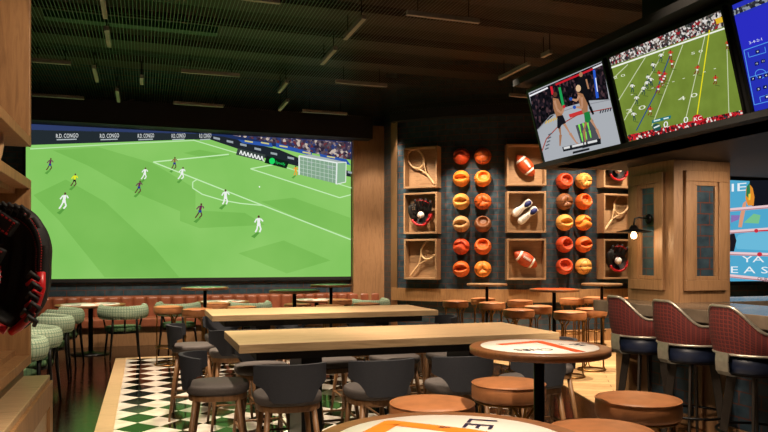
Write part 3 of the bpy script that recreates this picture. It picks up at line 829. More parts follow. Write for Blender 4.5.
P.line(S_([(575, 112), (520, 122), (705, 182), (728, 176)]), 1.1, '#c4ecb4', 5)
P.line(S_([(410, 143), (400, 150), (400, 162), (420, 175), (460, 187), (500, 194), (545, 198)]), 1.1, '#c4ecb4', 5)
P.poly(B_([(120, 122), (240, 150), (228, 178), (112, 150)]), '#3a4440', 6)
for k in range(7): P.line(B_([(128 + 15 * k, 148 + 4 * k), (134 + 15 * k, 132 + 4 * k), (140 + 15 * k, 152 + 4 * k)]), 1.0, '#f2f6f2', 7)
P.poly(B_([(245, 155), (342, 180), (330, 210), (235, 185)]), '#122018', 6)
P.disc(*B_([(268, 177)])[0], 3.0, 3.2, '#1ed760', 7); P.text('Spotify', B_([(282, 190), (324, 200), (326, 186), (284, 176)]), '#1ed760', 7)
# goal
P.poly(B_([(385, 155), (548, 185), (545, 275), (385, 235)]), E('#8aac90', .9), 6)
P.poly(B_([(385, 155), (430, 148), (588, 182), (548, 185)]), '#a8b4b0', 6)
P.poly(B_([(548, 185), (588, 182), (585, 268), (545, 275)]), '#8cb48e', 6)
for k in range(1, 9): P.line(B_([(385 + 18 * k, 158 + 3.4 * k), (385 + 18 * k, 236 + 4.2 * k)]), .35, '#c8d8cc', 7)
for k in range(1, 5): P.line(B_([(385, 155 + 17 * k), (546, 185 + 18 * k)]), .35, '#c8d8cc', 7)
P.line(B_([(385, 237), (385, 155), (548, 185), (545, 277)]), 1.4, '#e4ece8', 8)
P.line(B_([(548, 185), (588, 182), (586, 268), (546, 277)]), .8, '#e4ece4', 8)
def player(P, x, y0, y1, shirt, shorts, lean=0, skin='#5a3c30', L=8, shadow=None):
    h = y1 - y0; k = h
    if shadow: P.poly([(x - .1 * k, y1), (x + .06 * k, y1 + .03 * k), (x + shadow * k, y1 + .36 * k), (x + shadow * k - .2 * k, y1 + .26 * k)], '#5a9c40', L - 4)
    P.disc(x + lean * k * .35, y0 + .08 * k, .07 * k, .085 * k, skin, L + 1, 7)
    P.poly([(x + lean * k * .3 - .10 * k, y0 + .16 * k), (x + lean * k * .3 + .10 * k, y0 + .16 * k), (x + .08 * k, y0 + .50 * k), (x - .08 * k, y0 + .50 * k)], shirt, L)
    P.line([(x + lean * k * .3 - .12 * k, y0 + .2 * k), (x - .24 * k, y0 + .42 * k)], .08 * k, shirt, L); P.line([(x + lean * k * .3 + .12 * k, y0 + .2 * k), (x + .26 * k, y0 + .36 * k)], .08 * k, shirt, L)
    P.poly([(x - .11 * k, y0 + .48 * k), (x + .11 * k, y0 + .48 * k), (x + .11 * k, y0 + .64 * k), (x - .10 * k, y0 + .64 * k)], shorts, L + 1)
    P.line([(x - .07 * k, y0 + .62 * k), (x - (.10 + lean * .35) * k, y0 + .82 * k), (x - (.2 + lean * .5) * k, y1)], .09 * k, shorts if shirt == shorts else skin, L)
    P.line([(x + .07 * k, y0 + .62 * k), (x + .13 * k, y0 + .82 * k), (x + (.05 - lean * .4) * k, y1)], .09 * k, shorts if shirt == shorts else skin, L)
bl, wh, cl = '#2a3c8c', '#eef2ee', '#6a2c50'
for a_ in ((50, 157, 171, cl, bl, .2), (74.5, 172.5, 187, '#e6ec20', '#20241c', .2), (64, 191, 210, wh, wh, .2), (144.7, 166.5, 180, wh, wh, .2), (139, 179.5, 194, cl, bl, .25),
           (174.5, 156, 169.5, '#8a6a3c', bl, .1), (182, 166, 180, wh, wh, .25), (200, 202, 219, cl, bl, .25), (225.5, 188, 205.5, wh, wh, 0), (258.7, 214, 233.5, wh, wh, 0), (295.7, 165, 176, '#f09a28', '#f09a28', 0)):
    hh = (a_[2] - a_[1]) * .07; player(P, a_[0], a_[1] + hh, a_[2] - hh, *a_[3:], shadow=-.25)
P.disc(259.5, 186.8, .8, .8, '#f4fff0', 9, 6)
o = P.build('picture', r); o.location = (0, -12.98, -1.1)
# --- televisions over the bar
TB = Vector((3.53, 0, 2.345)); TT = Vector((3.352, 0, 2.985)); TA = (TT - TB).normalized(); TN = TA.cross(Vector((0, 1, 0))).normalized()
if TN.x > 0: TN = -TN
TH_ = .652
def tv(name, ya, yb, label, pic_fn):
    root = tag(empty(name, (TB.x, ya, TB.z)), label, 'television', 'televisions hung over the bar')
    o_ = Vector((TB.x, ya, TB.z))
    def Q(y, s_, n_): return Vector((TB.x, y, TB.z)) + TA * s_ - TN * n_ - o_
    mb = MB(); e = .018
    vs = [Q(yy, ss, nn) for nn in (.004, .05) for yy, ss in ((ya - e, -e), (yb + e, -e), (yb + e, TH_ + e), (ya - e, TH_ + e))]
    mb.add(vs, [(0, 1, 2, 3), (7, 6, 5, 4), (0, 4, 5, 1), (1, 5, 6, 2), (2, 6, 7, 3), (3, 7, 4, 0)])
    mb.build('housing', M['black'], root)
    fr = MB()
    for (a0, a1, b0, b1) in ((ya - e, yb + e, -e, 0), (ya - e, yb + e, TH_, TH_ + e), (ya - e, ya, 0, TH_), (yb, yb + e, 0, TH_)):
        vs = [Q(yy, ss, nn) for nn in (.004, -.012) for yy, ss in ((a0, b0), (a1, b0), (a1, b1), (a0, b1))]
        fr.add(vs, [(0, 1, 2, 3), (7, 6, 5, 4), (0, 4, 5, 1), (1, 5, 6, 2), (2, 6, 7, 3), (3, 7, 4, 0)])
    fr.build('bezel', M['black_metal'], root)
    P = Pic(TB, TN, .0009)
    P.base = lambda m, s0=0, s1=1, L=0: P.mb.flat([Vector((TB.x, yy, TB.z)) + TA * ss * TH_ + TN * L * .0009 for yy, ss in ((ya, s0), (yb, s0), (yb, s1), (ya, s1))], P.mi(m))
    pic_fn(P); o = P.build('picture', root); o.location = -o_
    return root
def mma(P):
    T = lambda pts: [(520 + x / 3.6, 50 + y / 3.6) for x, y in pts]
    P.base(E('#a8acb2', 1, True))
    P.poly(T([(34, 158), (298, 42), (320, 178), (250, 182), (150, 210), (58, 290)]), crowd('arena_crowd', ['#0c0c10', '#181418', '#0a0a0e', '#2c2028', '#101016', '#4a3438', '#0c0c10', '#141218', '#1e1820'], 40), 1)
    P.line(T([(34, 166), (100, 136)]), 1.6, '#e8e8ec', 2); P.line(T([(128, 125), (262, 68)]), 2.0, '#c01c28', 2); P.line(T([(262, 66), (298, 50)]), 1.6, '#d8d8dc', 2)
    P.poly(T([(262, 72), (270, 70), (284, 172), (274, 174)]), '#2858c8', 3); P.line(T([(272, 100), (279, 150)]), .9, '#dfe8ff', 4)
    P.poly(T([(108, 132), (116, 130), (122, 160), (114, 162)]), '#d02030', 3); P.poly(T([(138, 136), (146, 133), (162, 208), (153, 211)]), '#1c9c50', 3)
    P.line(T([(60, 292), (110, 236), (200, 205), (330, 178)]), .8, '#8a8c92', 3)
    P.line(T([(75, 375), (95, 320), (140, 272), (210, 232), (330, 208)]), 1.0, '#a04030', 3)
    [P.line(T([(92 + k * 9, 266 - k * 3.4), (97 + k * 9, 254 - k * 3.4)]), 1.1, '#d8b040', 4) for k in range(5)]
    P.poly(T([(175, 232), (232, 214), (236, 228), (180, 244)]), '#c83434', 3)
    P.poly(T([(200, 272), (262, 250), (290, 335), (225, 355)]), '#4c4e54', 3)
    for k in range(3): P.line(T([(212 + 15 * k, 268 - 5 * k), (220 + 15 * k, 300 - 5 * k), (226 + 15 * k, 330 - 7 * k)]), (2.0, .8), '#7ee04c', 4)
    [P.line(T([(90 + k * 3, 358 - k * 13), (103 + k * 3, 352 - k * 13)]), 1.3, '#585c64', 4) for k in range(5)]
    [P.line(T([(288 + k * 9, 228 - k * 2), (292 + k * 9, 216 - k * 2)]), 1.2, '#303640', 4) for k in range(5)]
    # referee
    P.poly(T([(208, 102), (232, 92), (246, 118), (252, 170), (230, 175), (216, 140)]), '#101014', 5); P.disc(*T([(219, 88)])[0], 1.9, 2.6, '#a87858', 6)
    P.line(T([(236, 168), (252, 205), (264, 232)]), (3, 2), '#0c0c10', 5)
    P.line(T([(238, 105), (247, 140)]), 1.6, '#a87858', 6)
    def lm(pts, w, c, L): P.line(T(pts), w, c, L)
    sk, sk2 = '#a0704e', '#b8886a'
    P.disc(*T([(126, 160)])[0], 2.2, 2.8, '#5a3426', 8); P.poly(T([(118, 172), (138, 176), (156, 215), (150, 242), (132, 245), (120, 210)]), sk, 7)
    lm([(124, 182), (134, 215), (150, 228), (158, 210)], (2.6, 1.6), sk2, 8); P.disc(*T([(158, 204)])[0], 1.6, 1.8, '#c82838', 9)
    P.poly(T([(134, 238), (154, 234), (166, 262), (150, 270), (142, 284), (134, 280)]), '#15151c', 9)
    lm([(142, 278), (146, 305), (144, 345)], (2.7, 1.2), sk, 8); lm([(158, 264), (180, 300), (202, 333)], (2.7, 1.2), sk2, 8); lm([(202, 333), (208, 336)], 1.5, sk2, 8)
    P.disc(*T([(210, 138)])[0], 2.6, 3.6, '#d8b48c', 8); P.poly(T([(206, 152), (226, 158), (244, 195), (244, 228), (228, 232), (214, 195)]), sk, 7)
    lm([(214, 164), (205, 182), (188, 178)], (2.8, 1.7), sk2, 9); P.disc(*T([(183, 176)])[0], 1.7, 1.7, '#2450a8', 10); lm([(222, 170), (224, 208), (202, 206)], (2.8, 1.7), sk2, 9); P.disc(*T([(196, 206)])[0], 1.7, 1.9, '#2450a8', 10)
    P.poly(T([(230, 226), (250, 220), (256, 250), (244, 262), (234, 258)]), '#1c7a38', 9)
    lm([(240, 252), (230, 290), (236, 332)], (2.9, 1.3), sk, 8); lm([(252, 246), (276, 285), (290, 322)], (2.9, 1.3), sk2, 8)
    P.poly(T([(152, 350), (290, 318), (292, 338), (156, 366)]), '#1c1e22', 10); [P.poly(T([(158 + a, 358 - a * .23), (158 + b, 358 - b * .23), (157 + b, 350 - b * .23), (157 + a, 350 - a * .23)]), '#d8d8d8', 11) for a, b in ((0, 22), (30, 70), (74, 80), (86, 120))]
    P.poly(T([(190, 366), (250, 352), (250, 360), (190, 374)]), '#1c1e22', 10)
def nfl(P):
    T = lambda pts: [(600 + x / 3.086, 10 + y / 3.086) for x, y in pts]
    g = turf('gridiron', '#6c8030', '#788e38', 8); P.base(g)
    g.cycles.emission_sampling = 'AUTO'
    P.poly(T([(26, 144), (380, -6), (385, 50), (35, 172)]), crowd('sideline_crowd', ['#20202a', '#d8d4d0', '#902028', '#c8c0b8', '#5a4a44', '#2c3030', '#dcd8d4', '#3a3034', '#a8a094', '#4c5048'], 75), 1)
    P.poly(T([(355, 28), (378, 20), (382, 36), (360, 44)]), '#e0b428', 3)
    P.line(T([(35, 178), (386, 56)]), 1.6, '#f0f2e6', 3)
    for a_, b_ in (((86, 168), (42, 210)), ((140, 146), (58, 278)), ((198, 128), (75, 340)), ((256, 106), (160, 358)), ((324, 80), (266, 330)), ((392, 120), (398, 322))): P.line(T([a_, b_]), .8, '#c8d0a8', 3)
    P.line(T([(338, 62), (300, 322)]), 1.1, '#e8dc20', 4); P.line(T([(216, 140), (170, 260), (112, 372)]), 1.1, '#2c4c7c', 4)
    for t, x, y in (('5 0', 300, 130), ('4 0', 272, 268), ('3 0', 112, 306), ('2 0', 60, 205)):
        s_ = .6 if y < 220 else 1
        P.text(t, T([(x - 30 * s_, y + 14 * s_), (x + 30 * s_, y - 2 * s_), (x + 28 * s_, y - 14 * s_), (x - 32 * s_, y + 2 * s_)]), '#e4e8d0', 4)
    for k in range(9): P.line(T([(95 + 32 * k, 262 - 10 * k), (102 + 32 * k, 260 - 10 * k)]), .6, '#dfe4c8', 4)
    W, Rd = '#e8e6e0', '#c82028'
    for x, y, c in ((100, 225, W), (165, 160, W), (188, 130, W), (150, 198, W), (135, 232, W), (113, 262, W), (105, 312, W), (145, 215, W), (158, 205, W), (218, 122, Rd), (222, 150, Rd), (184, 185, Rd), (200, 188, Rd), (180, 228, Rd), (191, 205, Rd), (196, 196, Rd), (155, 296, Rd), (300, 168, Rd), (356, 200, Rd), (394, 92, Rd)):
        q = T([(x, y)])[0]; player(P, q[0], q[1], q[1] + 9.5, c, W if c == Rd else '#3c4a50', random.uniform(-.3, .3), '#7a1c20' if c == Rd else '#2c4840', 6)
        P.line([(q[0] - .5, q[1] + 10.3), (q[0] + 4.5, q[1] + 11.2)], .8, '#55682a', 4)
    P.poly(T([(85, 386), (442, 308), (445, 326), (88, 406)]), crowd('front_crowd', ['#b81c24', '#d02830', '#8a1418', '#e8d8d0', '#2c2020', '#5a1012', '#c83038', '#30363c'], 70), 5)
    P.poly(T([(160, 350), (218, 335), (219, 325), (161, 340)]), '#1c7078', 7); P.line(T([(166, 343), (186, 338)]), 1.2, '#e0f0f0', 8); P.line(T([(196, 336), (212, 332)]), 1.2, '#e0f0f0', 8)
    P.text('0', T([(196, 364), (210, 361), (210, 342), (196, 345)]), '#f4f4f4', 9); P.text('0', T([(258, 350), (272, 347), (272, 328), (258, 331)]), '#f4f4f4', 9)
    P.disc(*T([(175, 362)])[0], 4.4, 4, '#20504a', 9); P.line(T([(166, 364), (184, 356)]), 1.4, '#e0e8e4', 10)
    P.disc(*T([(302, 336)])[0], 5.6, 4.6, '#c01c28', 9); P.text('KC', T([(290, 344), (314, 338), (314, 326), (290, 332)]), '#f8f4ec', 10)
def lineup(P):
    T = lambda pts: [(720 + x / 3.93, y / 3.93) for x, y in pts]
    P.base(E('#2630b4', 1, True))
    P.poly(T([(48, 40), (905, -322), (910, -286), (52, 62)]), crowd('studio', ['#303038', '#c8ccd0', '#50545c', '#88909a', '#22242a'], 60), 1)
    P.poly(T([(56, 70), (905, -270), (915, -90), (92, 196)]), '#2a2cc0', 1)
    P.text('3-4-2-1', T([(116, 174), (166, 158), (163, 148), (113, 164)]), '#e0e8ff', 3)
    P.line(T([(135, 412), (94, 198), (880, -74), (905, 218), (135, 412)]), .7, '#58a0f0', 2); P.line(T([(110, 205), (114, 225), (180, 206), (176, 184)]), .6, '#58a0f0', 2)
    P.line(T([(160, 400), (156, 382), (210, 365)]), .6, '#58a0f0', 2); P.line(T([(114, 305), (890, 73)]), .6, '#58a0f0', 2)
    P.line([(T([(160, 290)])[0][0] + 5.5 * cos(t), T([(160, 290)])[0][1] + 4.5 * sin(t)) for t in [k * PI / 8 for k in range(17)]], .6, '#58a0f0', 2)
    for i, (x, y) in enumerate(((148, 203), (145, 250), (170, 240), (130, 310), (157, 303), (182, 296), (152, 350), (178, 342), (185, 380), (208, 288))):
        P.poly(T([(x - 8, y + 9), (x + 8, y + 5), (x + 7, y - 9), (x - 9, y - 5)]), '#101a50', 3)
        P.text(str((9, 10, 11, 7, 8, 6, 5, 4, 1, 2)[i]), T([(x - 3, y + 4), (x + 4, y + 2), (x + 3, y - 4), (x - 4, y - 2)]), '#f0f4ff', 4)
tv('television', 4.672, 5.796, 'hung television showing a cage fight, farthest over the bar', mma)
tv('television', 3.474, 4.588, 'hung television showing an American football game, middle of the bank', nfl)
tv('television', 2.27, 3.394, 'hung television with a blue team line-up graphic, nearest and cut by the frame', lineup)
# canopy over the bar that carries the televisions
can = tag(empty('bar_canopy', (3.6, 5.9, 2.28)), 'dark canopy box hanging over the bar with the televisions on its front', 'canopy')
def cb(x0, x1, y0, y1, z0, z1): return MB().box(x0 - 3.6, x1 - 3.6, y0 - 5.9, y1 - 5.9, z0 - 2.28, z1 - 2.28)
cb(3.56, 7.6, -1, 5.72, 2.285, 2.33).build('underside', M['soffit'], can)
mb = MB()
pf = [(3.46, 2.285), (3.46, 2.325), (3.60, 2.36), (3.42, 3.04), (3.24, 3.04), (3.24, 3.10), (3.9, 3.10), (3.9, 2.285)]
y0_, y1_ = -1 - 5.9, 5.88 - 5.9
vs = [(x - 3.6, y_, z - 2.28) for y_ in (y0_, y1_) for x, z in pf]; k = len(pf)
mb.add(vs, [tuple(range(k)), tuple(range(2 * k - 1, k - 1, -1))] + [(i, k + i, k + (i + 1) % k, (i + 1) % k) for i in range(k)])
mb.build('front_fascia', M['black'], can)
cb(3.9, 7.6, -1, 5.72, 2.33, 3.10).build('body', M['black'], can)
cb(4.3, 7.4, -1, 5.4, 3.10, 4.04).build('shaft', M['black'], can)
# ================================================================ BAR
BXF, BXI, BYE, BYI = 3.86, 4.68, 5.52, 4.90
bar = tag(empty('bar_counter', (BXF, BYE, 0)), 'L-shaped bar with dark stone top and oak front along the right', 'bar')
L6 = [(BXF, -1), (BXI, -1), (BXI, BYI), (11.5, BYI), (11.5, BYE), (BXF, BYE)]
MB().prism([(x - BXF, y - BYE) for x, y in L6], .975, 1.07).build('countertop', M['stone'], bar, .006)
B6 = [(4.12, -1), (4.6, -1), (4.6, 4.98), (11.4, 4.98), (11.4, 5.34), (4.12, 5.34)]
bb_ = MB().prism([(x - BXF, y - BYE) for x, y in B6], .0, .975).build('bar_front', M['oak_dim'], bar)
for i in range(7):
    y1_ = 5.14 - i * .85; y0_ = y1_ - .70
    f = MB(); X = 4.12 - BXF
    for (a0, a1, b0, b1) in ((y0_, y1_, .12, .20), (y0_, y1_, .84, .92), (y0_, y0_ + .09, .20, .84), (y1_ - .09, y1_, .20, .84)): f.box(X - .025, X, a0 - BYE, a1 - BYE, b0, b1)
    fo = f.build('front_panel', M['oak_dim'], bar, .004)
    t_ = MB(); t_.add([(X - .004, y1_ - .09 - BYE, .2), (X - .004, y0_ + .09 - BYE, .2), (X - .004, y0_ + .09 - BYE, .84), (X - .004, y1_ - .09 - BYE, .84)], [(0, 1, 2, 3)], 0, False, [(0, .2), (.52, .2), (.52, .84), (0, .84)])
    t_.build('tile_inset', M['pillar_tile'], fo)
MB().box(4.0 - BXF, 4.18 - BXF, 5.20 - BYE, 5.38 - BYE, 0, .975).build('corner_post', M['oak'], bar, .005)
MB().box(4.02 - BXF, 4.12 - BXF, -6.4, 5.19 - BYE, 0, .10).build('plinth', M['walnut'], bar)
# pillar
PX, PY, PW = 4.24, 4.92, .60
pr_ = tag(empty('panelled_pillar', (PX, PY, 1.07)), 'square oak pillar with tiled panels rising from the bar corner', 'pillar')
PHT = 2.284 - 1.07
MB().box(0, PW, 0, PW, 0, PHT).build('shaft', M['oak_dim'], pr_)
def panel(side):
    """raised frame with tiled inset; side 'x' = face at x=0 looking -X, 'y' = face at y=0 looking -Y"""
    def C_(a_, z, o_): return (-o_, a_, z) if side == 'x' else (a_, -o_, z)
    f = MB()
    def bx(a0, a1, z0, z1, o0, o1):
        p0, p1 = C_(a0, z0, o0), C_(a1, z1, o1)
        f.box(min(p0[0], p1[0]), max(p0[0], p1[0]), min(p0[1], p1[1]), max(p0[1], p1[1]), z0, z1)
    a0, a1, z0, z1 = .10, PW - .08, .10, PHT - .09
    if side == 'y': a0, a1 = .10, PW - .06
    for (q0, q1, w0, w1, o1) in ((0, .09, None, None, .035), (.09, .125, None, None, .022)):
        bx(a0 + q0, a1 - q0, z0 + q0, z0 + q1, 0, o1); bx(a0 + q0, a1 - q0, z1 - q1, z1 - q0, 0, o1)
        bx(a0 + q0, a0 + q1, z0 + q1, z1 - q1, 0, o1); bx(a1 - q1, a1 - q0, z0 + q1, z1 - q1, 0, o1)
    fo = f.build('panel_frame', M['oak_dim'], pr_, .004)
    i0, i1, j0, j1 = a0 + .125, a1 - .125, z0 + .125, z1 - .125
    pts = [C_(i0, j0, .004), C_(i1, j0, .004), C_(i1, j1, .004), C_(i0, j1, .004)]
    if side == 'x': pts = [pts[1], pts[0], pts[3], pts[2]]
    MB().add(pts, [(0, 1, 2, 3)], 0, False, [(0.05, j0), (.05 + i1 - i0, j0), (.05 + i1 - i0, j1), (.05, j1)]).build('tile_inset', M['pillar_tile'], fo)
panel('x'); panel('y')
# wall lamp on the pillar
bp = on_plane(649, 219, (PX - .035, 0, 0), Vector((1, 0, 0)))
wl = tag(empty('wall_lamp', bp), 'black barn-style wall lamp with bare glowing bulb on the pillar', 'lamp')
MB().lathe([(.045, 0), (.045, .012), (.03, .02), (.001, .022)], 24, 0, Matrix.Rotation(-PI / 2, 4, 'Y')).build('wall_plate', M['black_metal'], wl)
MB().tube([(0, 0, 0), (-.05, 0, .005), (-.11, 0, .012), (-.15, 0, 0), (-.16, 0, -.04), (-.16, 0, -.07)], .008, 8).build('arm', M['black_metal'], wl)
MB().lathe([(.02, -.055), (.03, -.07), (.045, -.09), (.15, -.115), (.152, -.119), (.14, -.116), (.03, -.095), (.012, -.08)], 36, 0, Matrix.Translation((-.16, 0, 0))).build('lamp_shade', M['black_metal'], wl)
MB().lathe([(.012, -.09), (.014, -.115), (.026, -.14), (.027, -.155), (.018, -.172), (.001, -.178)], 20, 0, Matrix.Translation((-.16, 0, 0))).build('bulb', E('#ffc890', 8, True), wl)
# LED fight screen
LP_ = (0, 7.6, 0)
ls = tag(empty('video_screen', (7.2, 7.6, 1.13)), 'bright wall screen of a boxing ring behind the bar, right edge', 'screen')
MB().box(-.1, 3.9, 0.002, .06, -.05, 1.42).build('housing', M['black'], ls)
P = Pic(LP_, (0, -1, 0), .0015)
T = lambda pts: [(725 + x / 3.32, 170 + y / 3.32) for x, y in pts]
P.mb.flat([(7.1, 7.6, 1.135), (11, 7.6, 1.135), (11, 7.6, 2.50), (7.1, 7.6, 2.50)], P.mi(E('#52aad0', .95, True)))
P.poly(T([(82, 34), (160, 34), (160, 122), (90, 120), (78, 90)]), '#14161e', 1)
P.text('IE', T([(22, 72), (72, 68), (72, 42), (22, 46)]), '#e6eef2', 2)
P.poly(T([(20, 175), (45, 165), (50, 150), (20, 150)]), '#8a70b0', 2); P.poly(T([(62, 175), (95, 145), (118, 150), (112, 178)]), '#78c08c', 2)
P.poly(T([(40, 262), (30, 240), (45, 215), (75, 208), (160, 205), (160, 268)]), '#6ab8d8', 1)
P.poly(T([(72, 100), (68, 130), (56, 190), (44, 190), (50, 150), (60, 110)]), '#d89878', 3)
P.poly(T([(70, 60), (80, 45), (92, 60), (98, 90), (95, 118), (76, 118), (68, 95)]), '#e08c2c', 4); P.poly(T([(72, 55), (82, 42), (84, 70), (80, 95), (70, 85)]), '#2c7a4c', 5); P.poly(T([(78, 80), (86, 78), (84, 100), (78, 100)]), '#f0c840', 6)
P.poly(T([(16, 215), (30, 205), (38, 235), (30, 270), (16, 270)]), '#1c1820', 3)
P.text('YA', T([(56, 306), (130, 306), (130, 286), (56, 286)]), '#e8f0f4', 3)
P.text('E A S T', T([(20, 342), (196, 344), (196, 322), (20, 320)]), '#e8f0f4', 3)
for (y0, y1, xe) in ((133, 122, 330), (206, 197, 330), (277, 281, 330), (351, 364, 150)):
    ye = y0 + (y1 - y0) * (xe - 12) / 128; P.line(T([(12, y0), (xe, ye)]), 3.4, '#e8c8cc', 7); P.line(T([(12, y0 + 3.5), (xe, ye + 3.5)]), 1.0, '#b07880', 8)
P.text('OURE', T([(108, 366), (150, 370), (150, 358), (108, 355)]), '#282838', 9); P.disc(*T([(115, 280)])[0], 2.6, 2.2, '#c83040', 9)
P.disc(*T([(104, 202)])[0], 2.2, 2, '#c83040', 9); P.line(T([(112, 202), (150, 200)]), 1.4, '#c83040', 9)
o = P.build('picture', ls); o.location = (-7.2, -7.6, -1.13)
# ================================================================ TABLES
def counter_table(loc, label):
    r = tag(empty('counter_table', loc), label, 'table', 'long oak counter tables')
    MB().box(-1.125, 1.125, -.435, .435, .865, .92).build('tabletop', M['oak_x'], r, .004)
    MB().box(-1.0, 1.0, -.30, .30, .80, .864).build('apron', M['black'], r)
    for x in (-.62, .60):
        MB().box(x - .07, x + .07, -.2, .2, .03, .80).build('pedestal', M['black_metal'], r)
        MB().box(x - .09, x + .09, -.34, .34, 0.006, .03).build('foot', M['black_metal'], r)
    return r
counter_table((1.67, 4.83, 0), 'long pale oak counter table with black pedestals, nearer of the two')
counter_table((1.71, 7.13, 0), 'long pale oak counter table, farther one nearer the screen')
CHP = make_counter_chair(); first = [True]
def chair(x, y, rz, label, group='grey counter stools around the long tables'):
    c_ = CHP if first[0] else copy_tree(CHP); first[0] = False
    c_.location = (x, y, .004); c_.rotation_euler = (0, 0, rz); tag(c_, label, 'stool', group)
nm = ['first', 'second', 'third', 'fourth']
G = 'charcoal counter stool'
for i, x in enumerate((.80, 1.355, 1.895, 2.43)): chair(x, 4.17, (-.03, .02, .0, .05)[i], G + ', near side of nearer long table, %s from left' % nm[i])
for i, x in enumerate((.82, 1.38, 1.92, 2.42)): chair(x, (5.28, 5.42, 5.45, 5.45)[i], PI, G + ' tucked in on the far side of the nearer table, %s from left' % nm[i])
chair(.44, 4.62, -PI / 2 - .16, G + ' at the left end of the nearer long table')
chair(2.82, 4.64, PI / 2, G + ' at the right end of the nearer long table')
for i, x in enumerate((.72, 1.28, 1.84, 2.40)): chair(x, 6.25, 0, G + ', near side of the farther long table, %s from left' % nm[i])
chair(.42, 6.72, -PI / 2 - .12, G + ' at the left end of the farther long table')
chair(2.86, 6.86, PI / 2, G + ' at the right end of the farther long table')
for i, x in enumerate((.78, 1.5, 2.3)): chair(x, 7.5, PI, G + ' behind the farther long table, %s from left' % nm[i])
# high round tables
def ht(x, y, kind, label, rz=0):
    r = make_high_table(kind); r.location = (x, y, .004); r.rotation_euler = (0, 0, rz); return tag(r, label, 'table', 'high round tables on black poles')
t0 = ht(.625, 1.40, 'big', 'high round table with cream printed top, nearest at the bottom edge', 0)
t1 = ht(1.675, 2.80, 'front', 'high round table with walnut rim and cream printed top among four tan stools', 0)
def letters(root, items):
    tp = [o for o in COL.objects if o.parent == root and o.name.startswith('tabletop')][0]
    mb = MB()
    for t, org, ang, w_, h_ in items:
        ex = Vector((cos(ang), sin(ang), 0)); ey = Vector((-sin(ang), cos(ang), 0))
        flat_text(mb, t, (org[0], org[1], 1.0534), ex * w_, ey * h_, 0)
    mb.build('lettering', M['ink'], tp)
letters(t0, [('LE', (.128, .182), -2.21, .092, .068), ('&', (.03, .135), -2.21, .022, .026)])
q0 = at_z(550, 349.2, 1.053) - t1.location; q1 = at_z(520, 349.8, 1.053) - t1.location
letters(t1, [('LE', (.235, .03), -2.79, .092, .068), ('&', (.13, .034), -2.79, .022, .026), ('CHES', (q0.x, q0.y), math.atan2(q1.y - q0.y, q1.x - q0.x), .17, .06), ('&', (-.13, -.10), -2.79, .03, .04)])
ht(.771, 9.91, 'green', 'high round table with green printed top left of the long tables, under the screen')
ht(1.745, 8.65, 'green', 'high round table with green printed top just behind the farther long table')
ht(2.624, 10.28, 'green', 'high round table with green printed top nearest the timber pilaster')
ht(5.015, 9.92, 'oak', 'high round table in front of the left block of basketballs')
ht(4.962, 7.93, 'red', 'high round table with red top below the middle boxes')
ht(6.763, 9.44, 'oak', 'high round table before the right-hand boxes beside the pillar')
# round stools
ST = make_round_stool(); fs_ = [True]
def stool(x, y, label, rz=0, sc_=1.0):
    s_ = ST if fs_[0] else copy_tree(ST); fs_[0] = False
    s_.location = (x, y, .004 if x < 3.3 else .009); s_.rotation_euler = (0, 0, rz); tag(s_, 'tan round stool ' + label, 'stool', 'tan round bar stools')
for x, y, l in ((1.82, 3.35, 'behind the pole of the near printed table'), (2.19, 2.78, 'right of the near printed table, facing the bar stools'), (1.66, 2.32, 'at the bottom edge between the two printed tables'), (1.24, 3.0, 'left of the near printed table, behind the nearest table')):
    stool(x, y, l, random.uniform(0, 2))
# seats carried at the same height, placed where each stands on the floor
for px, py, l in ((168.5, 306, 'leftmost under the screen, beside the green chair'), (197.5, 308.5, 'second from the left, before the left high table'), (217, 302.5, 'behind the pole of the left high table'), (242, 306, 'right of the left high table'),
                  (297.6, 303.5, 'left of the pilaster table, first of four'), (330, 305, 'in front of the pilaster table'), (340, 299.3, 'behind the pilaster table pole'), (366.5, 303, 'right of the pilaster table'),
                  (306, 316, 'half hidden behind the farther long table, right one'), (253, 315, 'half hidden behind the farther long table, left one'),
                  (455.5, 300.8, 'leftmost of the row before the curved wall'), (483, 298.2, 'behind the table at the left ball block'), (492, 302.5, 'in front of the table at the left ball block'), (520, 300.3, 'under the middle boxes, back one'), (519, 309.5, 'left of the red table, front one'),
                  (539, 306, 'just left of the red table pole'), (570, 311.5, 'right of the red table pole, nearest of its group'), (591.5, 308.5, 'right of the red table beside the bar end'), (572, 298.5, 'left of the table beside the pillar, at the back'), (595, 297.3, 'under the table beside the pillar'), (635, 298, 'mostly hidden behind the bar corner')):
    p = at_z(px, py, .80); stool(p.x, p.y, l, random.uniform(0, 2))
# low dining tables and green chairs
def low_table(x, y, R0, label):
    r = tag(empty('dining_table', (x, y, 0)), label, 'table', 'low round dining tables')
    t = MB().lathe([(R0 - .01, .715), (R0, .722), (R0, .745), (R0 - .006, .75), (.01, .75)], 56).build('tabletop', M['walnut'], r)
    d = MB().lathe([(.84 * R0, .7502), (.84 * R0, .752), (.01, .752)], 48)
    for i in range(5):
        a0 = i * 1.26; d.prism([(.3 * R0 * cos(a0), .3 * R0 * sin(a0))] + [(.72 * R0 * cos(a0 + k * .2), .72 * R0 * sin(a0 + k * .2)) for k in range(4)], .7524, .753, (1, 2, 3)[i % 3])
    d.build('printed_disc', [M['white_disc'], M['ink'], M['red_print'], M['green_print']], t)
    MB().tube([(0, 0, .72), (0, 0, .03)], .035, 16).build('pole', M['black_metal'], r)
    MB().lathe([(.3, 0.0), (.3, .012), (.06, .03), (.035, .05)], 40).build('base_plate', M['black_metal'], r)
low_table(-.78, 11.62, .5, 'low round dining table at the bench beside the front-facing green chair')
low_table(1.2, 11.75, .42, 'low round dining table at the bench left of centre')
low_table(2.75, 11.75, .42, 'low round dining table at the bench near the pilaster')
low_table(-1.72, 7.9, .42, 'low dining table behind the nearest green chairs')
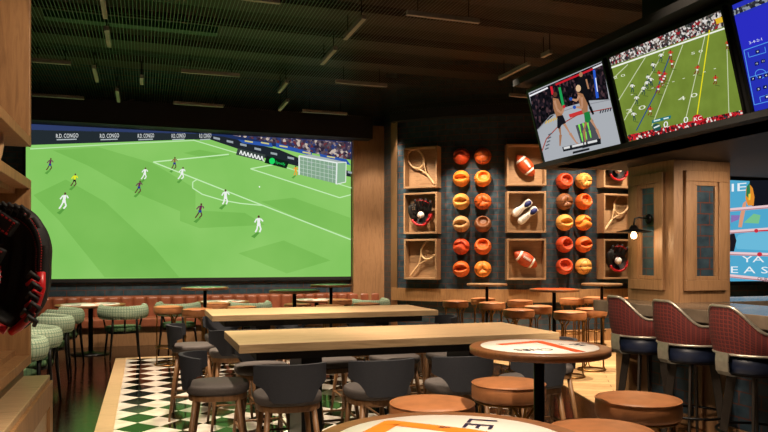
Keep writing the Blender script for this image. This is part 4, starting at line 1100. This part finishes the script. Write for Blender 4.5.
low_table(-1.72, 10.1, .42, 'low dining table at the left behind the farther green chairs')
GC = make_green_chair(); gf = [True]
def gchair(x, y, rz, label):
    c_ = GC if gf[0] else copy_tree(GC); gf[0] = False
    c_.location = (x, y, 0.0 if x < -.4 or y > 11 else .004); c_.rotation_euler = (0, 0, rz); tag(c_, 'green gingham barrel chair with black legs, ' + label, 'chair', 'green gingham barrel chairs')
gchair(-.30, 10.98, .12, 'back turned to the room at the bench table')
gchair(-1.12, 6.85, 1.7, 'nearest on the left, partly behind the shelf')
gchair(-1.10, 7.75, 1.5, 'second from the viewer on the left')
gchair(-1.12, 9.25, 1.6, 'third from the viewer on the left')
gchair(-1.10, 10.45, 1.4, 'farthest of the left row near the bench')
gchair(.48, 11.35, -.4, 'behind the leftmost tan stools')
gchair(1.55, 11.2, .1, 'behind the farther long table, left of centre')
gchair(3.55, 11.3, .3, 'near the timber pilaster')
# red bar stools
BS = make_bar_stool()
for i, (x, y, l) in enumerate(((3.85, 4.81, 'farthest of the three, by the bar end'), (3.83, 4.24, 'middle of the three'), (3.81, 3.66, 'nearest of the three, cut by the right edge'))):
    b_ = BS if i == 0 else copy_tree(BS)
    b_.location = (x, y, .009); b_.rotation_euler = (0, 0, (-.12, -.08, -.08)[i]); b_.scale = (1.05, 1.05, 1.01); tag(b_, 'red plaid bar stool with steel rim, ' + l, 'bar stool', 'red plaid bar stools at the bar')
# ================================================================ LEFT SHELVES
YS = 2.99; XS = -.41
sh = tag(empty('wall_shelf', (XS, YS, 1.05)), 'oak cubby shelf at the left edge holding the black glove', 'shelf')
def shelf(name_label, z0, z1, y0, depth, thick=.05):
    pass
def cub(root, z0, z1, y0, y1, x0, x1, t=.035):
    o_ = root.location
    f = lambda a, b, c_, d, e, g: MB().box(a - o_.x, b - o_.x, c_ - o_.y, d - o_.y, e - o_.z, g - o_.z)
    f(x0, x1, y1 - t, y1, z0, z1).build('side_board', M['oak'], root, .002)
    f(x0, x1, y0, y0 + t, z0, z1).build('side_board', M['oak'], root, .002)
    f(x0, x1, y0 + t, y1 - t, z1 - t, z1).build('top_board', M['oak'], root, .002)
    f(x0, x1, y0 + t, y1 - t, z0, z0 + t).build('bottom_board', M['oak'], root, .002)
    f(x0, x0 + .02, y0 + t, y1 - t, z0 + t, z1 - t).build('back_panel', M['oak'], root)
    return f
f = cub(sh, 1.05, 1.745, 1.2, YS, -1.0, XS)
g = MB()
for k in range(4):
    x1 = XS - .05 - k * .075
    g.box(x1 - .05 - XS, x1 - XS, 1.24 - YS, YS - .035 - YS, .035, .055 + .028 * k); g.box(x1 - .05 - XS, x1 - XS, 1.24 - YS, YS - .035 - YS, .66 - .02 * (k + 1), .66)
g.build('inner_slats', M['oak'], sh)
sh2 = tag(empty('wall_shelf', (XS, YS, 1.872)), 'upper oak cubby shelf at the top left edge', 'shelf')
cub(sh2, 1.872, 2.66, 1.2, YS, -1.0, XS)
sh3 = tag(empty('low_cabinet', (-.345, YS, 0)), 'low oak cabinet with framed front at the bottom left edge', 'cabinet')
MB().box(-.65, 0, 1.0 - YS, 0, 0, 1.003).build('carcass', M['oak_x'], sh3, .003)
fr = MB()
for (a0, a1, b0, b1) in ((-1.95, -.02, .90, .985), (-1.95, -.02, .02, .10), (-1.95, -1.87, .1, .9), (-.10, -.02, .1, .9), (-1.0, -.92, .1, .9)): fr.box(0, .012, a0, a1, b0, b1)
fr.build('door_frame', M['oak'], sh3, .002)
struct(MB().box(-1.1, -.435, 1.0, YS - .01, 1.003, 1.05).build('trim_9', M['wall_tile']))
struct(MB().box(-1.2, -1.0, .5, YS, 0, 4.9).build('wall_shelves', M['black']))
KG = 1.8 / FPX
def big_glove():
    c0 = at_d(2, 268, 1.80); r = empty('baseball_glove', c0, -TH)
    g = lambda x, y, d=0: Vector(((x - 2) * KG, d, (268 - y) * KG))
    ol = [(48, 245), (47.5, 262), (47, 280), (44.5, 298), (38, 313), (28, 325), (17, 330), (0, 323), (-25, 318), (-45, 290), (-52, 255), (-42, 220), (-20, 205), (0, 203), (18, 205), (33, 213), (43, 227)]
    n = len(ol)
    def O(t):
        t = (t % 1) * n; i = int(t); f = t - i; p = [ol[(i + k) % n] for k in (-1, 0, 1, 2)]
        return tuple(.5 * (2 * p[1][k] + (p[2][k] - p[0][k]) * f + (2 * p[0][k] - 5 * p[1][k] + 4 * p[2][k] - p[3][k]) * f * f + (3 * p[1][k] - p[0][k] - 3 * p[2][k] + p[3][k]) * f ** 3) for k in (0, 1))
    def W_(u, v):
        x, y = O(u); x = 2 + (x - 2) * min(1, v * 1.0); y = 268 + (y - 268) * min(1, v)
        d = .035 - .085 * v ** 3 + (.06 * ((v - .9) / .1) ** 2 if v > .9 else 0)
        d += .006 * cos(x * .42 + y * .05) * (1 - v)
        return g(x, y, d)
    mb = MB(); mb.grid(W_, 68, 20, True); mb.grid(lambda u, v: (lambda q: Vector((q.x, .045 + .03 * (1 - v) if v < .95 else q.y, q.z)))(W_(-u, v)), 68, 20, True)
    mb.build('palm', M['glove'], r)
    for k, (x0, y0, x1, y1, w_) in enumerate(((-8, 206, 28, 231, 8.5), (-10, 244, 16, 258, 8), (8, 232, 14, 246, 3), (-2, 228, 4, 244, 3))):
        l = math.hypot(x1 - x0, y1 - y0); nx, ny = -(y1 - y0) / l, (x1 - x0) / l
        f = MB(); vs = []
        for dd_ in (-.075, -.055):
            for a_, b_ in ((0, -1), (1, -1), (1, 1), (0, 1)):
                vs.append(g(x0 + (x1 - x0) * a_ + nx * w_ * b_, y0 + (y1 - y0) * a_ + ny * w_ * b_, dd_))
        f.add(vs, [(0, 1, 2, 3), (7, 6, 5, 4), (0, 4, 5, 1), (1, 5, 6, 2), (2, 6, 7, 3), (3, 7, 4, 0)])
        fo = f.build('strap', M['glove'], r, .004)
        if w_ > 5:
            st = MB(); 
            for s_ in (-.72, .72):
                for q in range(10):
                    a_, b_ = q / 10 + .02, q / 10 + .07
                    st.tube([g(x0 + (x1 - x0) * t + nx * w_ * s_, y0 + (y1 - y0) * t + ny * w_ * s_, -.077) for t in (a_, b_)], .0022, 4)
            for q in range(5): st.tube([g(x1 - 2.5 + nx * w_ * t, y1 - 1.5 + ny * w_ * t, -.077) for t in (-.6 + q * .28, -.6 + q * .28 + .14)], .0015, 4)
            st.build('stitching', M['red'], fo)
    st = MB()
    for k_, sc_ in ((0, .955), (1, .80)):
        for q in range(70):
            u = -.30 + q * .0095
            if k_ and not (-.2 < u < .22): continue
            P_ = lambda t: (lambda w: w + Vector((0, -.004, 0)))(W_(t % 1, sc_))
            st.tube([P_(u), P_(u + .005)], .0015, 4)
    st.build('stitching', M['red'], r)
    kn = MB()
    for q in range(7):
        x = -4 + q * 6; y = 208 + .12 * q * q
        kn.tube([g(x, y + 5, -.05), g(x + 4, y - 4, -.07), g(x + 9, y + 3, -.06), g(x + 5, y + 7, -.05)], .0052, 8)
    for x, y in ((44, 276), (46, 286), (43, 296), (45, 305), (38, 312), (42, 318)):
        kn.tube([g(x - 6, y + 1, -.05), g(x, y - 4, -.068), g(x + 4, y + 2, -.05), g(x, y + 6, -.04)], .0056, 8)
    kn.build('lace_knots', M['glove'], r)
    rd = MB(); rd.tube([g(*p_) for p_ in ((47, 272, -.03), (48, 288, -.035), (44, 302, -.035), (36, 316, -.035), (26, 326, -.035), (17, 331, -.03))], .010, 8)
    rd.build('red_edge', M['red'], r)
    rd = MB(); rd.tube([g(*p_) for p_ in ((14, 329, -.04), (2, 323, -.045), (-20, 318, -.045), (-40, 300, -.03))], .011, 8)
    rd.build('red_edge', M['red'], r)
    rd = MB()
    for x, y in ((45, 281), (47, 291), (44, 302), (40, 312)): rd.tube([g(x - 8, y + 3, -.052), g(x - 1, y - 2, -.062), g(x + 3, y + 3, -.045)], .0045, 6)
    rd.build('laces', M['red'], r)
    return r
gl = big_glove()
tag(gl, 'large black baseball glove with red lacing in the shelf at the left edge', 'baseball glove')
baseball(.075, at_d(-37, 277, 1.6), 'white ball with red stitching cut by the left edge', None)
rk = copy_tree(RK); del rk['group']; p = at_d(-29, 92, 2.4); rk.matrix_world = Matrix.Translation(p) @ Matrix.Rotation(-.3, 4, 'Z') @ Matrix.Rotation(PI + .1, 4, 'Y') @ Matrix.Scale(.9, 4)
tag(rk, 'pale tennis racket standing in the upper cubby, cut by the left edge', 'tennis racket')
# ================================================================ CEILING LIGHT BARS
bars = [(102, -4, 105, 19), (106, 30, 109.5, 47.5), (93.5, 68.5, 97.5, 82.5), (116.5, 91, 119, 102.5), (141.5, 78, 142, 85), (32, 62, 71, 65), (32, 96, 84, 99.5), (181, 73, 240, 76.5), (173.5, 104.5, 223.5, 107), (288, 83, 278, 93), (288, 102, 279, 111),
        (365.5, 19, 344, 40), (336, 50, 321.5, 65), (406.6, 15, 479, 23.5), (335.6, 83, 387, 87), (302, 112.5, 347.5, 114.6), (528.6, 65, 500.5, 80), (550, 53.5, 543, 58), (510, 96, 528, 98), (241, 0, 280, 3.5)]
where = ['above the far left, at the top edge', 'hanging lengthwise, second below the top edge', 'lengthwise at the left, above the screen corner', 'small lengthwise bar left of centre near the bulkhead', 'smallest bar above the screen', 'crosswise at the left edge beside the post', 'crosswise at the left, just above the bulkhead', 'crosswise above the screen middle', 'crosswise, low above the screen middle', 'short lengthwise bar right of the screen middle', 'short lengthwise bar near the bulkhead right',
         'long lengthwise bar at the top centre', 'lengthwise bar under the top centre one', 'longest crosswise bar near the top centre', 'crosswise above the timber pilaster', 'crosswise at the bulkhead above the screen right end', 'lengthwise left of the televisions', 'short one touching the canopy', 'crosswise, lowest by the televisions', 'crosswise cut by the top edge']
for i, (x0, y0, x1, y1) in enumerate(bars):
    zb = 3.82; p, q = at_z(x0, y0, zb), at_z(x1, y1, zb); c_ = (p + q) / 2; d = q - p
    if abs(d.x) > abs(d.y): hx, hy = abs(d.x) / 2, .022
    else: hx, hy = .022, abs(d.y) / 2
    r = tag(empty('track_light', (c_.x, c_.y, zb)), 'slim grey ceiling light bar, ' + where[i], 'light', 'light bars under the ceiling mesh')
    MB().box(-hx, hx, -hy, hy, 0, .045).build('housing', plain('bar_grey', '#8c857c', .5) if i == 0 else M['bar'], r) if i else None
    if i == 0:
        M['bar'] = plain('bar_grey', '#8c857c', .5); MB().box(-hx, hx, -hy, hy, 0, .045).build('housing', M['bar'], r)
    for s_ in (-.7, .7):
        MB().tube([(hx * s_ if hx > hy else 0, hy * s_ if hy > hx else 0, .04), (hx * s_ if hx > hy else 0, hy * s_ if hy > hx else 0, .237)], .006, 6).build('hanger_rod', M['black_metal'], r)
# ================================================================ LIGHTS
def spot(loc, tgt, pw, ang=50, size=.06, col=(1, .80, .60), blend=.6):
    l = bpy.data.lights.new('spot', 'SPOT'); l.energy = pw * 2.3; l.spot_size = math.radians(ang); l.spot_blend = blend; l.shadow_soft_size = size; l.color = col
    o = bpy.data.objects.new('spot', l); COL.objects.link(o); o.location = loc
    o.rotation_euler = (Vector(tgt) - Vector(loc)).to_track_quat('-Z', 'Y').to_euler(); return o
def area(loc, tgt, pw, sx_, sy_, col=(1, .75, .5)):
    l = bpy.data.lights.new('area', 'AREA'); l.shape = 'RECTANGLE'; l.size = sx_; l.size_y = sy_; l.energy = pw; l.color = col
    o = bpy.data.objects.new('area', l); COL.objects.link(o); o.location = loc
    o.rotation_euler = (Vector(tgt) - Vector(loc)).to_track_quat('-Z', 'Y').to_euler(); return o
# long tables
for y in (4.83, 7.13):
    for x in (.9, 2.4): spot((x, y + .3, 3.75), (x, y, .9), 170, 48)
# printed round tables and tan stools
spot((1.7, 2.6, 3.7), (1.7, 2.9, .8), 185, 60); spot((.9, 1.2, 3.6), (.6, 1.5, 1), 260, 50)
# chairs from the viewer's side
spot((-.2, 2.3, 3.7), (1.3, 4.2, .5), 120, 60)
# checker floor left
spot((.2, 6.0, 3.7), (.2, 6.9, 0), 300, 75); spot((.3, 9.0, 3.7), (.3, 9.4, 0), 200, 65); spot((1.6, 6.0, 3.7), (1.8, 6.0, 0), 110, 60)
# bench and high tables
for x in (-1.2, .7, 2.2, 3.6): spot((x, 10.6, 3.75), (x, 12.3, .4), 175, 64)
# left chairs
spot((.7, 9.2, 3.7), (.7, 9.9, .6), 110, 50); spot((2.4, 9.6, 3.7), (2.6, 10.1, .6), 110, 50); spot((-1.0, 7.2, 3.7), (-1.1, 7.6, .5), 110, 60); spot((-.9, 9.6, 3.7), (-1.0, 10.2, .5), 110, 60)
# curved wall grazing lights
for px in (421, 471, 527, 575, 618):
    p, yaw = plan(px, 1.15); q, _ = plan(px, .1); spot((p.x, p.y, 3.85), (q.x, q.y, 1.9), 125, 62, .04)
p, yaw = plan(386, 1.2); spot((4.2, 11.8, 3.8), (4.1, 12.8, 2), 45, 60)
# stools right and pale floor
for x, y in ((4.9, 9.7), (5.0, 7.8), (6.8, 9.2), (5.6, 6.6)): spot((x, y, 3.8), (x + .1, y, .3), 360, 62)
# bar stools, pillar, left shelf
spot((2.6, 3.2, 3.4), (3.6, 4.0, .8), 110, 55)
spot((3.0, 3.3, 3.5), (4.3, 4.95, 1.7), 55, 35)
spot((.55, 1.6, 2.7), (-.45, 2.8, 1.5), 42, 75)
pl_ = bpy.data.lights.new('bulb', 'POINT'); pl_.energy = 3; pl_.color = (1, .7, .4); pl_.shadow_soft_size = .03; po = bpy.data.objects.new('bulb', pl_); COL.objects.link(po); po.location = bp + Vector((-.16, 0, -.2))
spot((4.6, 3.8, 2.2), (4.6, 4.95, 1.3), 34, 90, .05)
spot((3.45, 4.7, 2.22), (4.25, 5.2, 1.3), 12, 80, .05)
spot((2.6, 10.6, 3.7), (4.15, 12.8, 2.2), 60, 50)
spot((2.0, 2.2, 3.7), (3.6, 4.1, .9), 60, 50)
spot((2.3, 3.5, 1.9), (4.1, 4.5, .35), 42, 70, .15)
spot((3.0, 6.2, 3.6), (4.1, 5.3, .5), 70, 40)
# weak ambient
W = bpy.data.worlds.new('w'); sc.world = W; W.use_nodes = True; W.node_tree.nodes['Background'].inputs[0].default_value = (.55, .42, .32, 1); W.node_tree.nodes['Background'].inputs[1].default_value = .035
